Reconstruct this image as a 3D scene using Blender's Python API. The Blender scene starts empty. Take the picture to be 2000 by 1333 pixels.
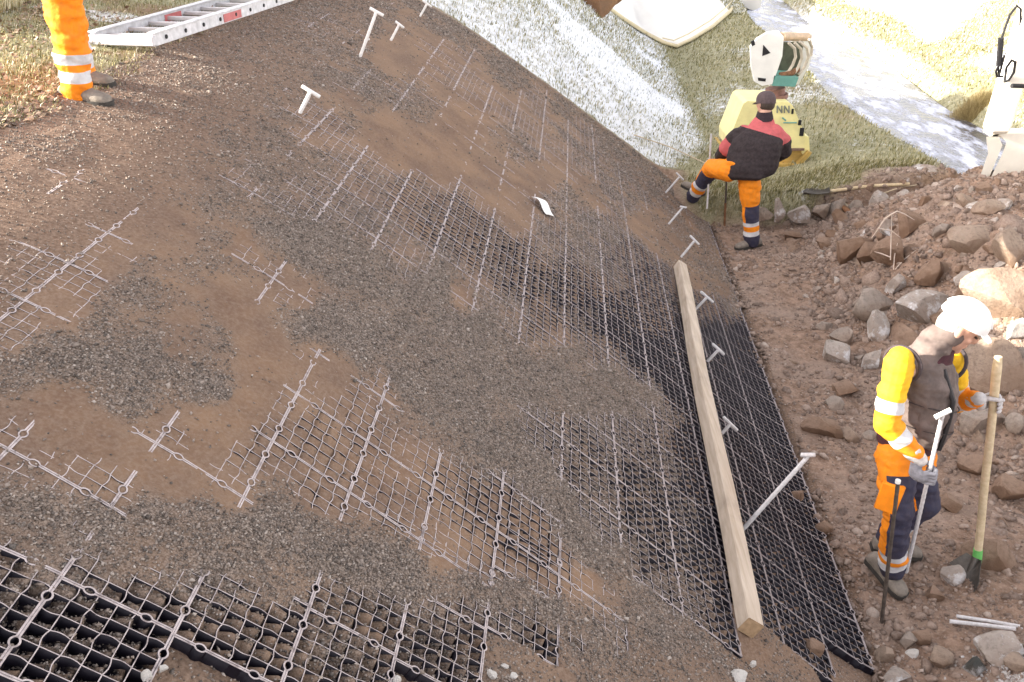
import bpy, bmesh, math, random
import numpy as np
from mathutils import Vector, Matrix
from math import radians, sin, cos, pi

random.seed(7); RNG = np.random.default_rng(7)
C = bpy.context.scene.collection
# ------------------------------------------------------------------ camera
PITCH = radians(27.1); FPX = 1845.0; CH = 3.65
cd = bpy.data.cameras.new('camera'); cam = bpy.data.objects.new('camera', cd); C.objects.link(cam)
cam.location = (0, 0, CH); cam.rotation_euler = (radians(90) - PITCH, 0, 0)
cd.sensor_width = 36; cd.lens = FPX / 2000 * 36; cd.clip_start = .05; cd.clip_end = 2000
bpy.context.scene.camera = cam
# ------------------------------------------------------------------ sky, sun, exposure
SUN_EL = radians(20.0)
SUN_AZ = radians(-96)          # compass angle of the sun seen from the scene: 0 = +Y, -90 = -X
w = bpy.data.worlds.new('World'); bpy.context.scene.world = w; w.use_nodes = True
nt = w.node_tree; bg = nt.nodes['Background']
sky = nt.nodes.new('ShaderNodeTexSky'); sky.sky_type = 'NISHITA'; sky.sun_disc = False
sky.sun_elevation = SUN_EL; sky.sun_rotation = SUN_AZ; sky.air_density = 1.0; sky.dust_density = 2.5
hs = nt.nodes.new('ShaderNodeHueSaturation'); hs.inputs['Saturation'].default_value = .28
nt.links.new(sky.outputs[0], hs.inputs['Color'])
wm = nt.nodes.new('ShaderNodeMix'); wm.data_type = 'RGBA'; wm.blend_type = 'MULTIPLY'; wm.inputs[0].default_value = 1; wm.inputs[7].default_value = (1.05, .975, .945, 1)
nt.links.new(hs.outputs[0], wm.inputs[6]); nt.links.new(wm.outputs[2], bg.inputs[0])
bg.inputs[1].default_value = .15
sl = bpy.data.lights.new('sun', 'SUN'); sl.energy = 4.6; sl.angle = radians(.5); sl.color = (1, .93, .80)
so = bpy.data.objects.new('sun', sl); C.objects.link(so)
sd = Vector((sin(SUN_AZ) * cos(SUN_EL), cos(SUN_AZ) * cos(SUN_EL), sin(SUN_EL)))
so.rotation_euler = sd.to_track_quat('Z', 'Y').to_euler()
vs = bpy.context.scene.view_settings
vs.view_transform = 'Standard'; vs.look = 'None'; vs.exposure = 2.0; vs.gamma = 1

# ------------------------------------------------------------------ maths
CAMC = np.array([0, 0, CH]); CF = np.array([0, cos(PITCH), -sin(PITCH)]); CU = np.array([0, sin(PITCH), cos(PITCH)])
def ray(px, py):
    return CF + np.array([1., 0, 0]) * ((px - 1000) / FPX) + CU * ((666.5 - py) / FPX)
def P(px, py, Y):
    d = ray(px, py); return Vector(CAMC + d * (Y / d[1]))
def proj(X, Y, Z):
    dy = Y; dz = Z - CH
    zz = dy * CF[1] + dz * CF[2]; uu = dy * CU[1] + dz * CU[2]
    zz = np.maximum(zz, .05)
    return 1000 + FPX * X / zz, 666.5 - FPX * uu / zz
def sstep(x, a, b):
    t = np.clip((x - a) / (b - a), 0, 1); return t * t * (3 - 2 * t)
def _h(ix, iy, seed):
    n = (ix.astype(np.int64) * 374761393 + iy.astype(np.int64) * 668265263 + seed * 974634777) & 0xffffffff
    n = ((n ^ (n >> 13)) * 1274126177) & 0xffffffff
    n = (n ^ (n >> 16)) & 0xffffffff
    return n / 4294967295.0
def vnoise(x, y, seed=0):
    x = np.asarray(x, float); y = np.asarray(y, float)
    ix = np.floor(x).astype(np.int64); iy = np.floor(y).astype(np.int64); fx = x - ix; fy = y - iy
    fx = fx * fx * (3 - 2 * fx); fy = fy * fy * (3 - 2 * fy)
    a = _h(ix, iy, seed); b = _h(ix + 1, iy, seed); c = _h(ix, iy + 1, seed); d = _h(ix + 1, iy + 1, seed)
    return (a * (1 - fx) + b * fx) * (1 - fy) + (c * (1 - fx) + d * fx) * fy
def fbm(x, y, o=4, seed=0):
    r = 0; a = .5
    for k in range(o):
        r = r + a * (vnoise(x * 2 ** k, y * 2 ** k, seed + k) - .5) * 2; a *= .5
    return r
# ------------------------------------------------------------------ the lie of the land
AZ = radians(3.3); OX, OY = 1.83, 3.55
BX, BY = sin(AZ), cos(AZ)             # along the contour, away from the camera
UX, UY = -cos(AZ), sin(AZ)            # up the slope
_u = np.arange(0, 60, .01)
_sl = np.interp(_u, [0, .2, .35, 1.3, 2.6, 3.2, 4.0, 5.5, 60], [.5, .72, .76, .73, .66, .5, .22, .04, .0])
_p = np.concatenate([[0], np.cumsum(_sl[:-1] * .01)])
_s = np.concatenate([[0], np.cumsum(np.sqrt(1 + _sl[:-1] ** 2) * .01)])
def prof(u): return np.interp(u, _u, _p)
def uv(x, y): return (x - OX) * UX + (y - OY) * UY, (x - OX) * BX + (y - OY) * BY
VEND = 7.35
def HT(x, y, fine=True):
    x = np.asarray(x, float); y = np.asarray(y, float)
    u, v = uv(x, y)
    far = sstep(v, VEND, VEND + 1.3)
    u2 = u + .45 * far
    h = prof(np.maximum(u2, 0)) * (1 + .12 * sstep(v, 8, 14))
    # unseen bank added on the far left to keep the sun off the trench
    h = h + 3.3 * sstep(-x, 6.6, 8.8) * sstep(y, 5.15, 6.1) * (1 - sstep(y, 12.6, 15.5))
    # grass terrace beyond the trench
    yw = 10.05 + .12 * fbm(x * 1.3, x * 0 + 3.3, 2, 5)
    ter = .30 * sstep(y, yw - .06, yw + .10) + .02 * fbm(x * .7, y * .7, 3, 9)
    # stream
    xs = 5.85 + .5 * sstep(y, 15, 27) + .9 * sstep(y, 24, 40) + .12 * np.sin(y * .8)
    d = np.abs(x - xs)
    wid = .78 - .25 * sstep(y, 15, 25)
    ter = ter - (.36 + .0 * y) * (1 - sstep(d, wid - .08, wid + .28)) * sstep(y, 9, 10.6)
    ter = ter + .30 * sstep(x - xs, wid + .1, wid + 1.8) + .012 * np.maximum(y - 25, 0)
    h = np.maximum(h, 0) + ter * (1 - sstep(u2, -.1, .7))
    # spoil heap
    xf = np.interp(y, [3.6, 4.5, 5.3, 6.9, 8.2, 10], [3.6, 3.3, 2.95, 2.80, 3.0, 2.9])
    e = sstep(x, xf - .1, xf + 1.5)
    hp = e * (.62 * sstep(y, 4.2, 6.0) + .30 * sstep(y, 6.5, 8.6)) * (1 - .75 * sstep(y, 8.8, 10.3)) * (1 - sstep(x, 7, 9.5))
    lump = fbm(x * 1.9, y * 1.9, 4, 21)
    h = h + hp + .16 * lump * e * sstep(y, 4.4, 5.6) * (1 - sstep(y, 9.6, 10.4)) * (1 - sstep(x, 7, 9))
    h = h + .42 * np.exp(-(((x - 2.95) / .52) ** 2 + ((y - 3.15) / .42) ** 2))
    # trench floor
    tr = (1 - sstep(u, -.15, .1)) * (1 - sstep(y, 9.9, 10.15))
    h = h + tr * (.045 * fbm(x * 2.6, y * 2.6, 4, 31) - .03)
    h = h + (.16 * sstep(-v, .1, .9) * (1 - sstep(u, .3, .9)))
    if fine:
        h = h + .022 * fbm(x * 8, y * 8, 3, 41) * tr + .006 * fbm(x * 6, y * 6, 3, 43)
        h = h + (.10 * (.35 - np.abs(fbm(x * 2.7, y * 2.7, 3, 47))) + .055 * fbm(x * 7.5, y * 7.5, 3, 45) + .02 * fbm(x * 17, y * 17, 2, 49)) * e * (1 - sstep(y, 9.6, 10.4))
    return h
def G(px, py, off=0.0):
    d = ray(px, py); t = np.arange(1.0, 60, .01)
    p = CAMC[None] + t[:, None] * d[None]
    h = HT(p[:, 0], p[:, 1], False) + off
    k = int(np.argmax(p[:, 2] < h)); t0, t1 = t[max(k - 1, 0)], t[k]
    for _ in range(20):
        m = (t0 + t1) / 2; q = CAMC + m * d
        if q[2] < float(HT(q[0], q[1], False)) + off: t1 = m
        else: t0 = m
    return Vector(CAMC + t1 * d)
def NRM(x, y):
    e = .02; hx = float(HT(x + e, y, False) - HT(x - e, y, False)) / (2 * e); hy = float(HT(x, y + e, False) - HT(x, y - e, False)) / (2 * e)
    return Vector((-hx, -hy, 1)).normalized()

# ------------------------------------------------------------------ object helpers
def tag(o, label=None, cat=None, group=None, kind=None):
    if label: o['label'] = label
    if cat: o['category'] = cat
    if group: o['group'] = group
    if kind: o['kind'] = kind
    return o
def empty(name, loc, label, cat, group=None):
    o = bpy.data.objects.new(name, None); o.location = loc; o.empty_display_size = .2; C.objects.link(o)
    return tag(o, label, cat, group)
def npmesh(name, V, F):
    V = np.ascontiguousarray(V, dtype=np.float32); F = np.ascontiguousarray(F, dtype=np.int32)
    me = bpy.data.meshes.new(name); k = F.shape[1]
    me.vertices.add(len(V)); me.vertices.foreach_set('co', V.ravel())
    me.loops.add(F.size); me.loops.foreach_set('vertex_index', F.ravel())
    me.polygons.add(len(F)); me.polygons.foreach_set('loop_start', np.arange(0, F.size, k, dtype=np.int32))
    me.polygons.foreach_set('loop_total', np.full(len(F), k, dtype=np.int32))
    me.update(calc_edges=True); return me
def attr(me, name, col):
    a = me.attributes.new(name, 'FLOAT_COLOR', 'POINT'); c = np.ones((len(me.vertices), 4), np.float32)
    c[:, :col.shape[1]] = col; a.data.foreach_set('color', c.ravel())
def smooth(me, f=True): me.polygons.foreach_set('use_smooth', np.full(len(me.polygons), f)); me.update()
def put(name, me, mats, parent=None):
    o = bpy.data.objects.new(name, me); C.objects.link(o)
    for m in (mats if isinstance(mats, (list, tuple)) else [mats]): me.materials.append(m)
    if parent is not None:
        o.parent = parent
        o.location = -Vector(parent.location)      # meshes are written in world coordinates
        if parent.parent is not None or parent.type == 'MESH': o.location = (0, 0, 0)
    return o
class MB:
    def __init__(s): s.v = []; s.f = []; s.m = []; s.cm = 0
    def add(s, V, F):
        b = len(s.v); s.v += [tuple(p) for p in V]; s.f += [tuple(i + b for i in f) for f in F]; s.m += [s.cm] * len(F)
    def ring(s, c, a, b, n=12):
        return [Vector(c) + a * cos(2 * pi * k / n) + b * sin(2 * pi * k / n) for k in range(n)]
    def loft(s, rings, cap=True):
        n = len(rings[0]); V = [p for r in rings for p in r]; F = []
        for i in range(len(rings) - 1):
            for k in range(n): F.append((i * n + k, i * n + (k + 1) % n, (i + 1) * n + (k + 1) % n, (i + 1) * n + k))
        if cap: F.append(tuple(range(n - 1, -1, -1))); F.append(tuple((len(rings) - 1) * n + k for k in range(n)))
        s.add(V, F)
    def tube(s, pts, r, n=8, flat=1.0):
        pts = [Vector(p) for p in pts]; rs = r if isinstance(r, (list, tuple)) else [r] * len(pts)
        rings = []; a = None
        for i, p in enumerate(pts):
            d = (pts[min(i + 1, len(pts) - 1)] - pts[max(i - 1, 0)]).normalized()
            if a is None: a = d.orthogonal().normalized()
            else: a = (a - d * a.dot(d)).normalized()
            b = d.cross(a); rings.append(s.ring(p, a * rs[i], b * rs[i] * flat, n))
        s.loft(rings)
    def ell(s, c, ax, ay, az, n=14, m=9):
        c = Vector(c); rings = []
        for i in range(m + 1):
            t = pi * (i + .02) / (m + .04); rings.append([c + az * (-cos(t)) + (ax * cos(2 * pi * k / n) + ay * sin(2 * pi * k / n)) * sin(t) for k in range(n)])
        s.loft(rings)
    def sph(s, c, r, n=12, m=8): s.ell(c, Vector((r, 0, 0)), Vector((0, r, 0)), Vector((0, 0, r)), n, m)
    def chain(s, pts, rs, n=12):
        pts = [Vector(p) for p in pts]
        for i, p in enumerate(pts): s.sph(p, rs[i], n, 8)
        for i in range(len(pts) - 1):
            d = (pts[i + 1] - pts[i]).normalized(); a = d.orthogonal().normalized(); b = d.cross(a)
            s.loft([s.ring(pts[i], a * rs[i], b * rs[i], n), s.ring(pts[i + 1], a * rs[i + 1], b * rs[i + 1], n)])
    def box(s, c, ax, ay, az, bev=.0):
        c = Vector(c); ax, ay, az = Vector(ax), Vector(ay), Vector(az)      # half axes
        if bev > 0:
            V = []; lx, ly, lz = ax.length, ay.length, az.length; ux, uy, uz = ax / lx, ay / ly, az / lz
            pts = []
            for sx in (-1, 1):
                for sy in (-1, 1):
                    for sz in (-1, 1):
                        q = c + ax * sx + ay * sy + az * sz
                        pts.append([q - ux * sx * bev - uy * sy * bev, q - uy * sy * bev - uz * sz * bev, q - ux * sx * bev - uz * sz * bev])
            bmx = bmesh.new()
            for t in pts:
                for p in t: bmx.verts.new(p)
            bmesh.ops.convex_hull(bmx, input=bmx.verts); bmx.verts.index_update()
            s.add([v.co.copy() for v in bmx.verts], [tuple(v.index for v in f.verts) for f in bmx.faces]); bmx.free(); return
        V = [c + ax * sx + ay * sy + az * sz for sx in (-1, 1) for sy in (-1, 1) for sz in (-1, 1)]
        s.add(V, [(0, 1, 3, 2), (4, 6, 7, 5), (0, 4, 5, 1), (2, 3, 7, 6), (0, 2, 6, 4), (1, 5, 7, 3)])
    def mesh(s, name='m', sm=True):
        me = bpy.data.meshes.new(name); me.from_pydata([tuple(v) for v in s.v], [], s.f)
        me.polygons.foreach_set('material_index', s.m)
        bm = bmesh.new(); bm.from_mesh(me); bmesh.ops.recalc_face_normals(bm, faces=bm.faces); bm.to_mesh(me); bm.free()
        if sm: smooth(me)
        return me
    def build(s, name, mats, parent=None, sm=True, auto=True):
        me = s.mesh(name, sm)
        if sm and auto:
            try: me.set_sharp_from_angle(angle=radians(40))
            except Exception: pass
        return put(name, me, mats, parent)
    def skin(s, name, mats, parent, vox=.012, it=6, wr=None):
        """join overlapping closed volumes into ONE continuous surface"""
        me = s.mesh('tmp', False); o = bpy.data.objects.new('tmp', me); C.objects.link(o)
        r = o.modifiers.new('r', 'REMESH'); r.mode = 'VOXEL'; r.voxel_size = vox
        k = o.modifiers.new('s', 'SMOOTH'); k.iterations = it; k.factor = .5
        dg = bpy.context.evaluated_depsgraph_get(); dg.update()
        m2 = bpy.data.meshes.new_from_object(o.evaluated_get(dg)); bpy.data.objects.remove(o)
        m2.name = name; m2.materials.clear()
        if wr:
            n = len(m2.vertices); co = np.empty(n * 3, np.float32); no = np.empty(n * 3, np.float32)
            m2.vertices.foreach_get('co', co); m2.vertices.foreach_get('normal', no); co = co.reshape(-1, 3); no = no.reshape(-1, 3)
            co2 = co + no * wr(co)[:, None]; m2.vertices.foreach_set('co', co2.astype(np.float32).ravel())
        smooth(m2); return put(name, m2, mats, parent)
def coords(me):
    co = np.empty(len(me.vertices) * 3, np.float32); me.vertices.foreach_get('co', co); return co.reshape(-1, 3)

# ------------------------------------------------------------------ materials
def srgb(r, g, b):
    f = lambda c: (c / 12.92 if c <= .04045 else ((c + .055) / 1.055) ** 2.4)
    return (f(r / 255), f(g / 255), f(b / 255), 1)
class NT:
    def __init__(s, name, rough=.8, spec=.3):
        s.m = bpy.data.materials.new(name); s.m.use_nodes = True; s.t = s.m.node_tree
        s.b = s.t.nodes['Principled BSDF']; s.b.inputs['Roughness'].default_value = rough; s.b.inputs['Specular IOR Level'].default_value = spec
    def n(s, t, **k):
        x = s.t.nodes.new(t)
        for a, b in k.items(): setattr(x, a, b)
        return x
    def l(s, a, b): s.t.links.new(a, b)
    def noise(s, sc, det=4, vec=None, rough=.6):
        x = s.n('ShaderNodeTexNoise'); x.inputs['Scale'].default_value = sc; x.inputs['Detail'].default_value = det; x.inputs['Roughness'].default_value = rough
        if vec is None:
            if not hasattr(s, 'tc'): s.tc = s.n('ShaderNodeTexCoord')
            vec = s.tc.outputs['Object']
        s.l(vec, x.inputs['Vector']); return x.outputs['Fac']
    def ramp(s, f, stops, mode='LINEAR'):
        x = s.n('ShaderNodeValToRGB'); x.color_ramp.interpolation = mode; e = x.color_ramp.elements
        while len(e) < len(stops): e.new(.5)
        for q, (p, c) in zip(e, stops): q.position = p; q.color = c if len(c) == 4 else (*c, 1)
        s.l(f, x.inputs[0]); return x.outputs[0]
    def mix(s, f, a, b, mode='MIX'):
        x = s.n('ShaderNodeMix', data_type='RGBA', blend_type=mode)
        for i, q in ((0, f), (6, a), (7, b)):
            if isinstance(q, (int, float)): x.inputs[i].default_value = q
            elif isinstance(q, tuple): x.inputs[i].default_value = q if len(q) == 4 else (*q, 1)
            else: s.l(q, x.inputs[i])
        return x.outputs[2]
    def math(s, op, a, b=0.0, clamp=False):
        x = s.n('ShaderNodeMath', operation=op, use_clamp=clamp)
        for i, q in ((0, a), (1, b)):
            if isinstance(q, (int, float)): x.inputs[i].default_value = q
            else: s.l(q, x.inputs[i])
        return x.outputs[0]
    def att(s, name): x = s.n('ShaderNodeAttribute', attribute_name=name); return x
    def sep(s, c): x = s.n('ShaderNodeSeparateColor'); s.l(c, x.inputs[0]); return x.outputs
    def col(s, c):
        if isinstance(c, tuple): s.b.inputs['Base Color'].default_value = c if len(c) == 4 else (*c, 1)
        else: s.l(c, s.b.inputs['Base Color'])
    def bump(s, f, st=.5, dist=.01):
        x = s.n('ShaderNodeBump'); x.inputs['Strength'].default_value = st; x.inputs['Distance'].default_value = dist
        s.l(f, x.inputs['Height']); s.l(x.outputs[0], s.b.inputs['Normal'])
def simple(name, c, rough=.6, var=.15, sc=30, spec=.3, metal=0, bump=.0):
    q = NT(name, rough, spec); f = q.noise(sc, 5); d = tuple(x * (1 - var) for x in c[:3]); e = tuple(min(1, x * (1 + var)) for x in c[:3])
    q.col(q.ramp(f, [(.3, d), (.7, e)])); q.b.inputs['Metallic'].default_value = metal
    if bump: q.bump(f, bump, .004)
    return q.m
def island(name, cols, rough=.85, bump=0, sc=60):
    q = NT(name, rough, .25); g = q.n('ShaderNodeNewGeometry'); c = q.ramp(g.outputs['Random Per Island'], cols)
    f = q.noise(sc, 3); c = q.mix(.25, c, q.ramp(f, [(.3, (.05, .045, .04)), (.7, (.5, .46, .42))])); q.col(c)
    return q.m
BROWN = (.235, .155, .098); BROWN2 = (.165, .105, .068); GREY = (.225, .19, .165); GREYD = (.12, .10, .088)
# fine brown sand / grey chippings filling the cells
q = NT('grit', .92, .15); A = q.sep(q.att('mask').outputs['Color'])
n1 = q.noise(3.2, 6); n2 = q.noise(70, 4); n3 = q.noise(170, 3)
sand = q.mix(q.ramp(n1, [(.38, (0, 0, 0)), (.62, (1, 1, 1))]), (.245, .156, .098), (.162, .102, .070))
sand = q.mix(q.ramp(n2, [(.42, (0, 0, 0)), (.72, (.6, .6, .6))]), sand, (.285, .215, .165))
chip = q.mix(q.ramp(n3, [(.38, (0, 0, 0)), (.62, (1, 1, 1))]), (.060, .046, .038), (.35, .285, .240))
chip = q.mix(q.ramp(n2, [(.35, (0, 0, 0)), (.7, (.5, .5, .5))]), chip, (.20, .15, .11))
soil = q.mix(q.ramp(n2, [(.35, (0, 0, 0)), (.65, (1, 1, 1))]), (.13, .085, .06), (.27, .19, .14))
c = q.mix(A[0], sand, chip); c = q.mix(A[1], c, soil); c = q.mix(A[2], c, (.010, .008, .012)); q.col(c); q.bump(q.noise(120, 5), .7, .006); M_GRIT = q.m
# ground sheet
q = NT('ground', .95, .1); A = q.sep(q.att('mask').outputs['Color'])
n1 = q.noise(1.6, 6); n2 = q.noise(14, 6); n3 = q.noise(60, 4)
soil = q.mix(q.ramp(n2, [(.32, (0, 0, 0)), (.66, (1, 1, 1))]), (.155, .100, .070), (.335, .232, .172))
soil = q.mix(q.ramp(n1, [(.45, (0, 0, 0)), (.65, (.7, .7, .7))]), soil, (.31, .245, .205))
soil = q.mix(q.ramp(n3, [(.5, (0, 0, 0)), (.75, (.6, .6, .6))]), soil, (.44, .35, .28))
turf = q.mix(q.ramp(n2, [(.35, (0, 0, 0)), (.65, (1, 1, 1))]), (.13, .125, .055), (.33, .32, .19))
turf = q.mix(q.ramp(n3, [(.35, (0, 0, 0)), (.7, (1, 1, 1))]), turf, (.42, .40, .28))
thr = q.math('ADD', q.math('MULTIPLY', A[1], 1.15), q.math('MULTIPLY', q.noise(9, 6, None, .75), .9))
fr = q.ramp(thr, [(.80, (0, 0, 0)), (1.02, (1, 1, 1))])
c = q.mix(A[0], soil, turf); c = q.mix(A[2], c, (.24, .16, .10))
c = q.mix(fr, c, (.82, .84, .88)); q.col(c); q.bump(q.noise(45, 6), .8, .02); M_GROUND = q.m
M_STONE = island('chippings', [(0, (.045, .035, .030)), (.35, (.135, .102, .080)), (.65, (.235, .182, .148)), (.93, (.35, .29, .245)), (1, (.50, .44, .39))])
M_CRUMB = island('soil_crumbs', [(0, (.13, .082, .058)), (.5, (.24, .162, .120)), (.9, (.34, .245, .19)), (1, (.46, .37, .31))])
M_FROSTSTONE = island('frosted_stones', [(0, (.22, .18, .155)), (.5, (.42, .385, .36)), (1, (.66, .66, .67))])
M_LEAF = island('dead_leaves', [(0, (.10, .055, .035)), (.4, (.24, .135, .075)), (.7, (.36, .24, .14)), (1, (.50, .42, .30))], .7)
q = NT('black_plastic', .5, .22); f = q.noise(25, 4); q.col(q.ramp(f, [(.35, (.006, .005, .010)), (.7, (.016, .013, .020))])); M_PLASTIC = q.m
q = NT('dusty_plastic_rim', .75, .3); f = q.noise(35, 5)
A = q.sep(q.att('mask').outputs['Color']); q.col(q.mix(A[0], (.12, .105, .115), q.ramp(f, [(.30, (.26, .215, .21)), (.5, (.46, .40, .39)), (.75, (.60, .53, .52))]))); M_RIM = q.m
def grassmat(name, stops):
    q = NT(name, .8, .15); g = q.n('ShaderNodeNewGeometry'); c = q.ramp(g.outputs['Random Per Island'], stops); q.col(c)
    q.b.inputs['Subsurface Weight'].default_value = 0
    return q.m
M_GRASS = grassmat('grass_blades', [(0, (.10, .10, .035)), (.35, (.22, .21, .085)), (.7, (.42, .37, .20)), (1, (.66, .64, .52))])
M_FROSTG = grassmat('frosted_blades', [(0, (.16, .19, .12)), (.3, (.52, .54, .5)), (.6, (.78, .8, .83)), (1, (.9, .92, .95))])
M_STRAW = grassmat('straw_blades', [(0, (.33, .30, .14)), (.5, (.60, .54, .34)), (1, (.84, .80, .64))])
def wood(name, a, b, sx=1.0):
    q = NT(name, .75, .2); tc = q.n('ShaderNodeTexCoord'); mp = q.n('ShaderNodeMapping'); mp.inputs['Scale'].default_value = (22, 1.4, 22); mp.inputs['Rotation'].default_value = (0, 0, 0)
    q.l(tc.outputs['Object'], mp.inputs[0]); f = q.noise(1.6, 6, mp.outputs[0], .6); g = q.noise(4, 4)
    kn = q.n('ShaderNodeTexVoronoi'); kn.inputs['Scale'].default_value = 2.2; q.l(tc.outputs['Object'], kn.inputs['Vector'])
    c = q.ramp(f, [(.3, a), (.7, b)]); c = q.mix(q.ramp(g, [(.55, (0, 0, 0)), (.8, (.45, .45, .45))]), c, (.20, .16, .13))
    c = q.mix(q.ramp(kn.outputs['Distance'], [(.03, (.8, .8, .8)), (.07, (0, 0, 0))]), c, (.16, .08, .04))
    q.col(c); q.bump(f, .35, .003); return q.m
M_TIMBER = wood('sawn_timber', (.40, .32, .24), (.60, .515, .42))
M_HANDLE = wood('ash_handle', (.52, .41, .25), (.70, .58, .40))
M_ENDGRAIN = simple('timber_end_grain', (.36, .25, .15), .85, .25, 40)
M_GALV = simple('galvanised_steel', (.60, .59, .60), .5, .18, 60, .5)
M_WHITEROD = simple('white_painted_steel', (.78, .77, .75), .5, .1, 50)
M_DARKROD = simple('bare_dark_steel', (.075, .06, .05), .55, .4, 40, .4)
M_RUST = simple('rusty_steel', (.20, .10, .05), .8, .4, 40)
M_ALU = simple('aluminium', (.60, .60, .63), .5, .22, 20, .5, .25)
M_ALUD = simple('ladder_rung', (.52, .51, .52), .5, .1, 20, .5, .2)
M_RED = simple('red_sticker', (.50, .14, .14), .5, .2, 20)
M_BLACK = simple('black_rubber', (.018, .018, .02), .6, .3, 30)
M_PAPER = simple('white_card', (.88, .88, .86), .7, .04, 20)
M_STEELD = simple('dark_blade_steel', (.10, .09, .08), .5, .3, 30, .5, .5)
M_GREEN = simple('green_tape', (.16, .52, .14), .6, .1, 20)

# ------------------------------------------------------------------ GROUND sheet
def axis(lo, a, b, hi, st, g=1.16):
    m = list(np.arange(a, b, st)); L = []; x = a; d = st
    while x > lo: d *= g; x -= d; L.append(x)
    R = []; x = m[-1]; d = st
    while x < hi: d *= g; x += d; R.append(x)
    return np.array(L[::-1] + m + R)
gx = axis(-320, -4.6, 7.2, 320, .026); gy = axis(-60, 1.2, 12.4, 400, .028, 1.05)
X, Y = np.meshgrid(gx, gy); nx, ny = len(gx), len(gy)
Z = HT(X, Y)
U, V = uv(X, Y)
S0, S1, V0, V1 = -.12, 5.15, -2.6, VEND     # arc-length / contour range of the grit sheet
smap = lambda u: np.interp(u, _u, _s) * (u > 0) + u * (u <= 0)
SS = smap(U)
inn = sstep(SS, S0 + .03, S0 + .10) * (1 - sstep(SS, S1 - .25, S1 - .1)) * sstep(V, V0 + .03, V0 + .12) * (1 - sstep(V, V1 - .12, V1 - .04))
Z = Z - .10 * inn
idx = np.arange(nx * ny).reshape(ny, nx)
F = np.stack([idx[:-1, :-1], idx[:-1, 1:], idx[1:, 1:], idx[1:, :-1]], -1).reshape(-1, 4)
def masks(X, Y):
    u, v = uv(X, Y); far = sstep(v, VEND, VEND + 1.3); u2 = u + .45 * far
    wob = .10 * fbm(X * 2.2, Y * 2.2, 3, 71)
    xs = 5.85 + .5 * sstep(Y, 15, 27) + .9 * sstep(Y, 24, 40)
    heapx = np.interp(Y, [3, 10], [2.7, 2.7])
    terr = sstep(Y + wob, 9.98, 10.12) * (1 - sstep(u2, .0, .4))
    slopeg = sstep(v + wob, VEND - .05, VEND + .12)
    crest = sstep(u + wob * 2.2 - .10 * np.maximum(v, 0) * 0, 4.05, 4.5)
    right = sstep(X, 7.6, 8.6)
    grass = np.maximum(np.maximum(terr, slopeg), np.maximum(crest, right))
    e = sstep(X, 3.6, 4.1) * sstep(Y, 8.6, 9.4) * (1 - sstep(Y, 10.0, 10.9)) * (1 - sstep(X, 7, 8))
    grass = grass * (1 - e)
    # frost: heavy on the far slope, light on the flat, thick along the stream
    fs = slopeg * sstep(u2, -.15, .5) * (.505 + .12 * fbm(X * .8, Y * .8, 2, 73))
    ft = terr * (.26 + .20 * fbm(X * .9, Y * .7, 3, 75)) * (1 - sstep(X, 7.0, 7.8))
    fw = (1 - sstep(np.abs(X - xs), .5, 1.0)) * sstep(Y, 9.5, 11) * .45
    fc = crest * (.10 + .30 * sstep(fbm(X * 1.4, Y * 1.4, 3, 77), .1, .5)) * (1 - slopeg)
    frm = .62 * np.exp(-(((X - 2.95) / .5) ** 2 + ((Y - 3.15) / .4) ** 2)) * .8
    fr = np.clip(np.maximum.reduce([fs, ft, fw, fc, frm]) + right * .12, 0, 1)
    br = np.clip(crest * .8 * sstep(fbm(X * 3.1, Y * 3.1, 3, 79), .02, .35) * (1 - sstep(v, 6.5, 8)), 0, 1)
    br = np.maximum(br, .5 * grass * sstep(fbm(X * 1.1, Y * 1.1, 3, 83), .25, .6) * (1 - sstep(u2, .2, .6)))
    br = np.maximum(br, .8 * sstep(u, 3.9, 4.3) * (1 - sstep(u, 4.3, 5.0)) * (1 - slopeg) * sstep(fbm(X * 5, Y * 5, 2, 80), 0, .4))
    return grass, fr, br
MG, MF, MBr = masks(X, Y)
# old wheel tracks and greener strips through the meadow, whitened elsewhere as if in glaring sun
TRK = 0 * X
for pix in ([(2060, -60), (1960, 30), (1900, 80), (1850, 102), (1790, 118), (1745, 160)], [(2100, 10), (2010, 60), (1930, 90)], [(1560, 0), (1640, 30), (1700, 60), (1740, 90)], [(1490, -20), (1600, 50), (1680, 100), (1715, 120)], [(1980, 240), (2050, 235)]):
    gp_ = [G(*p_) for p_ in pix]
    for a_, b_ in zip(gp_[:-1], gp_[1:]):
        dx, dy = b_.x - a_.x, b_.y - a_.y; tt = np.clip(((X - a_.x) * dx + (Y - a_.y) * dy) / (dx * dx + dy * dy), 0, 1)
        TRK = np.maximum(TRK, 1 - sstep(np.hypot(X - a_.x - tt * dx, Y - a_.y - tt * dy) + .35 * fbm(X * 1.5, Y * 1.5, 3, 211), .15, .95))
RGT = sstep(X, 7.0, 8.0); MF = np.where(RGT > 0, np.maximum(MF, RGT * (.62 - .62 * TRK)), MF)  # frost mask whitens the meadow off the tracks: sun glare put into colour
me = npmesh('ground', np.stack([X, Y, Z], -1).reshape(-1, 3), F); smooth(me)
attr(me, 'mask', np.stack([MG, MF, MBr], -1).reshape(-1, 3))
GROUND = put('ground', me, M_GROUND); tag(GROUND, kind='structure')

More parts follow.
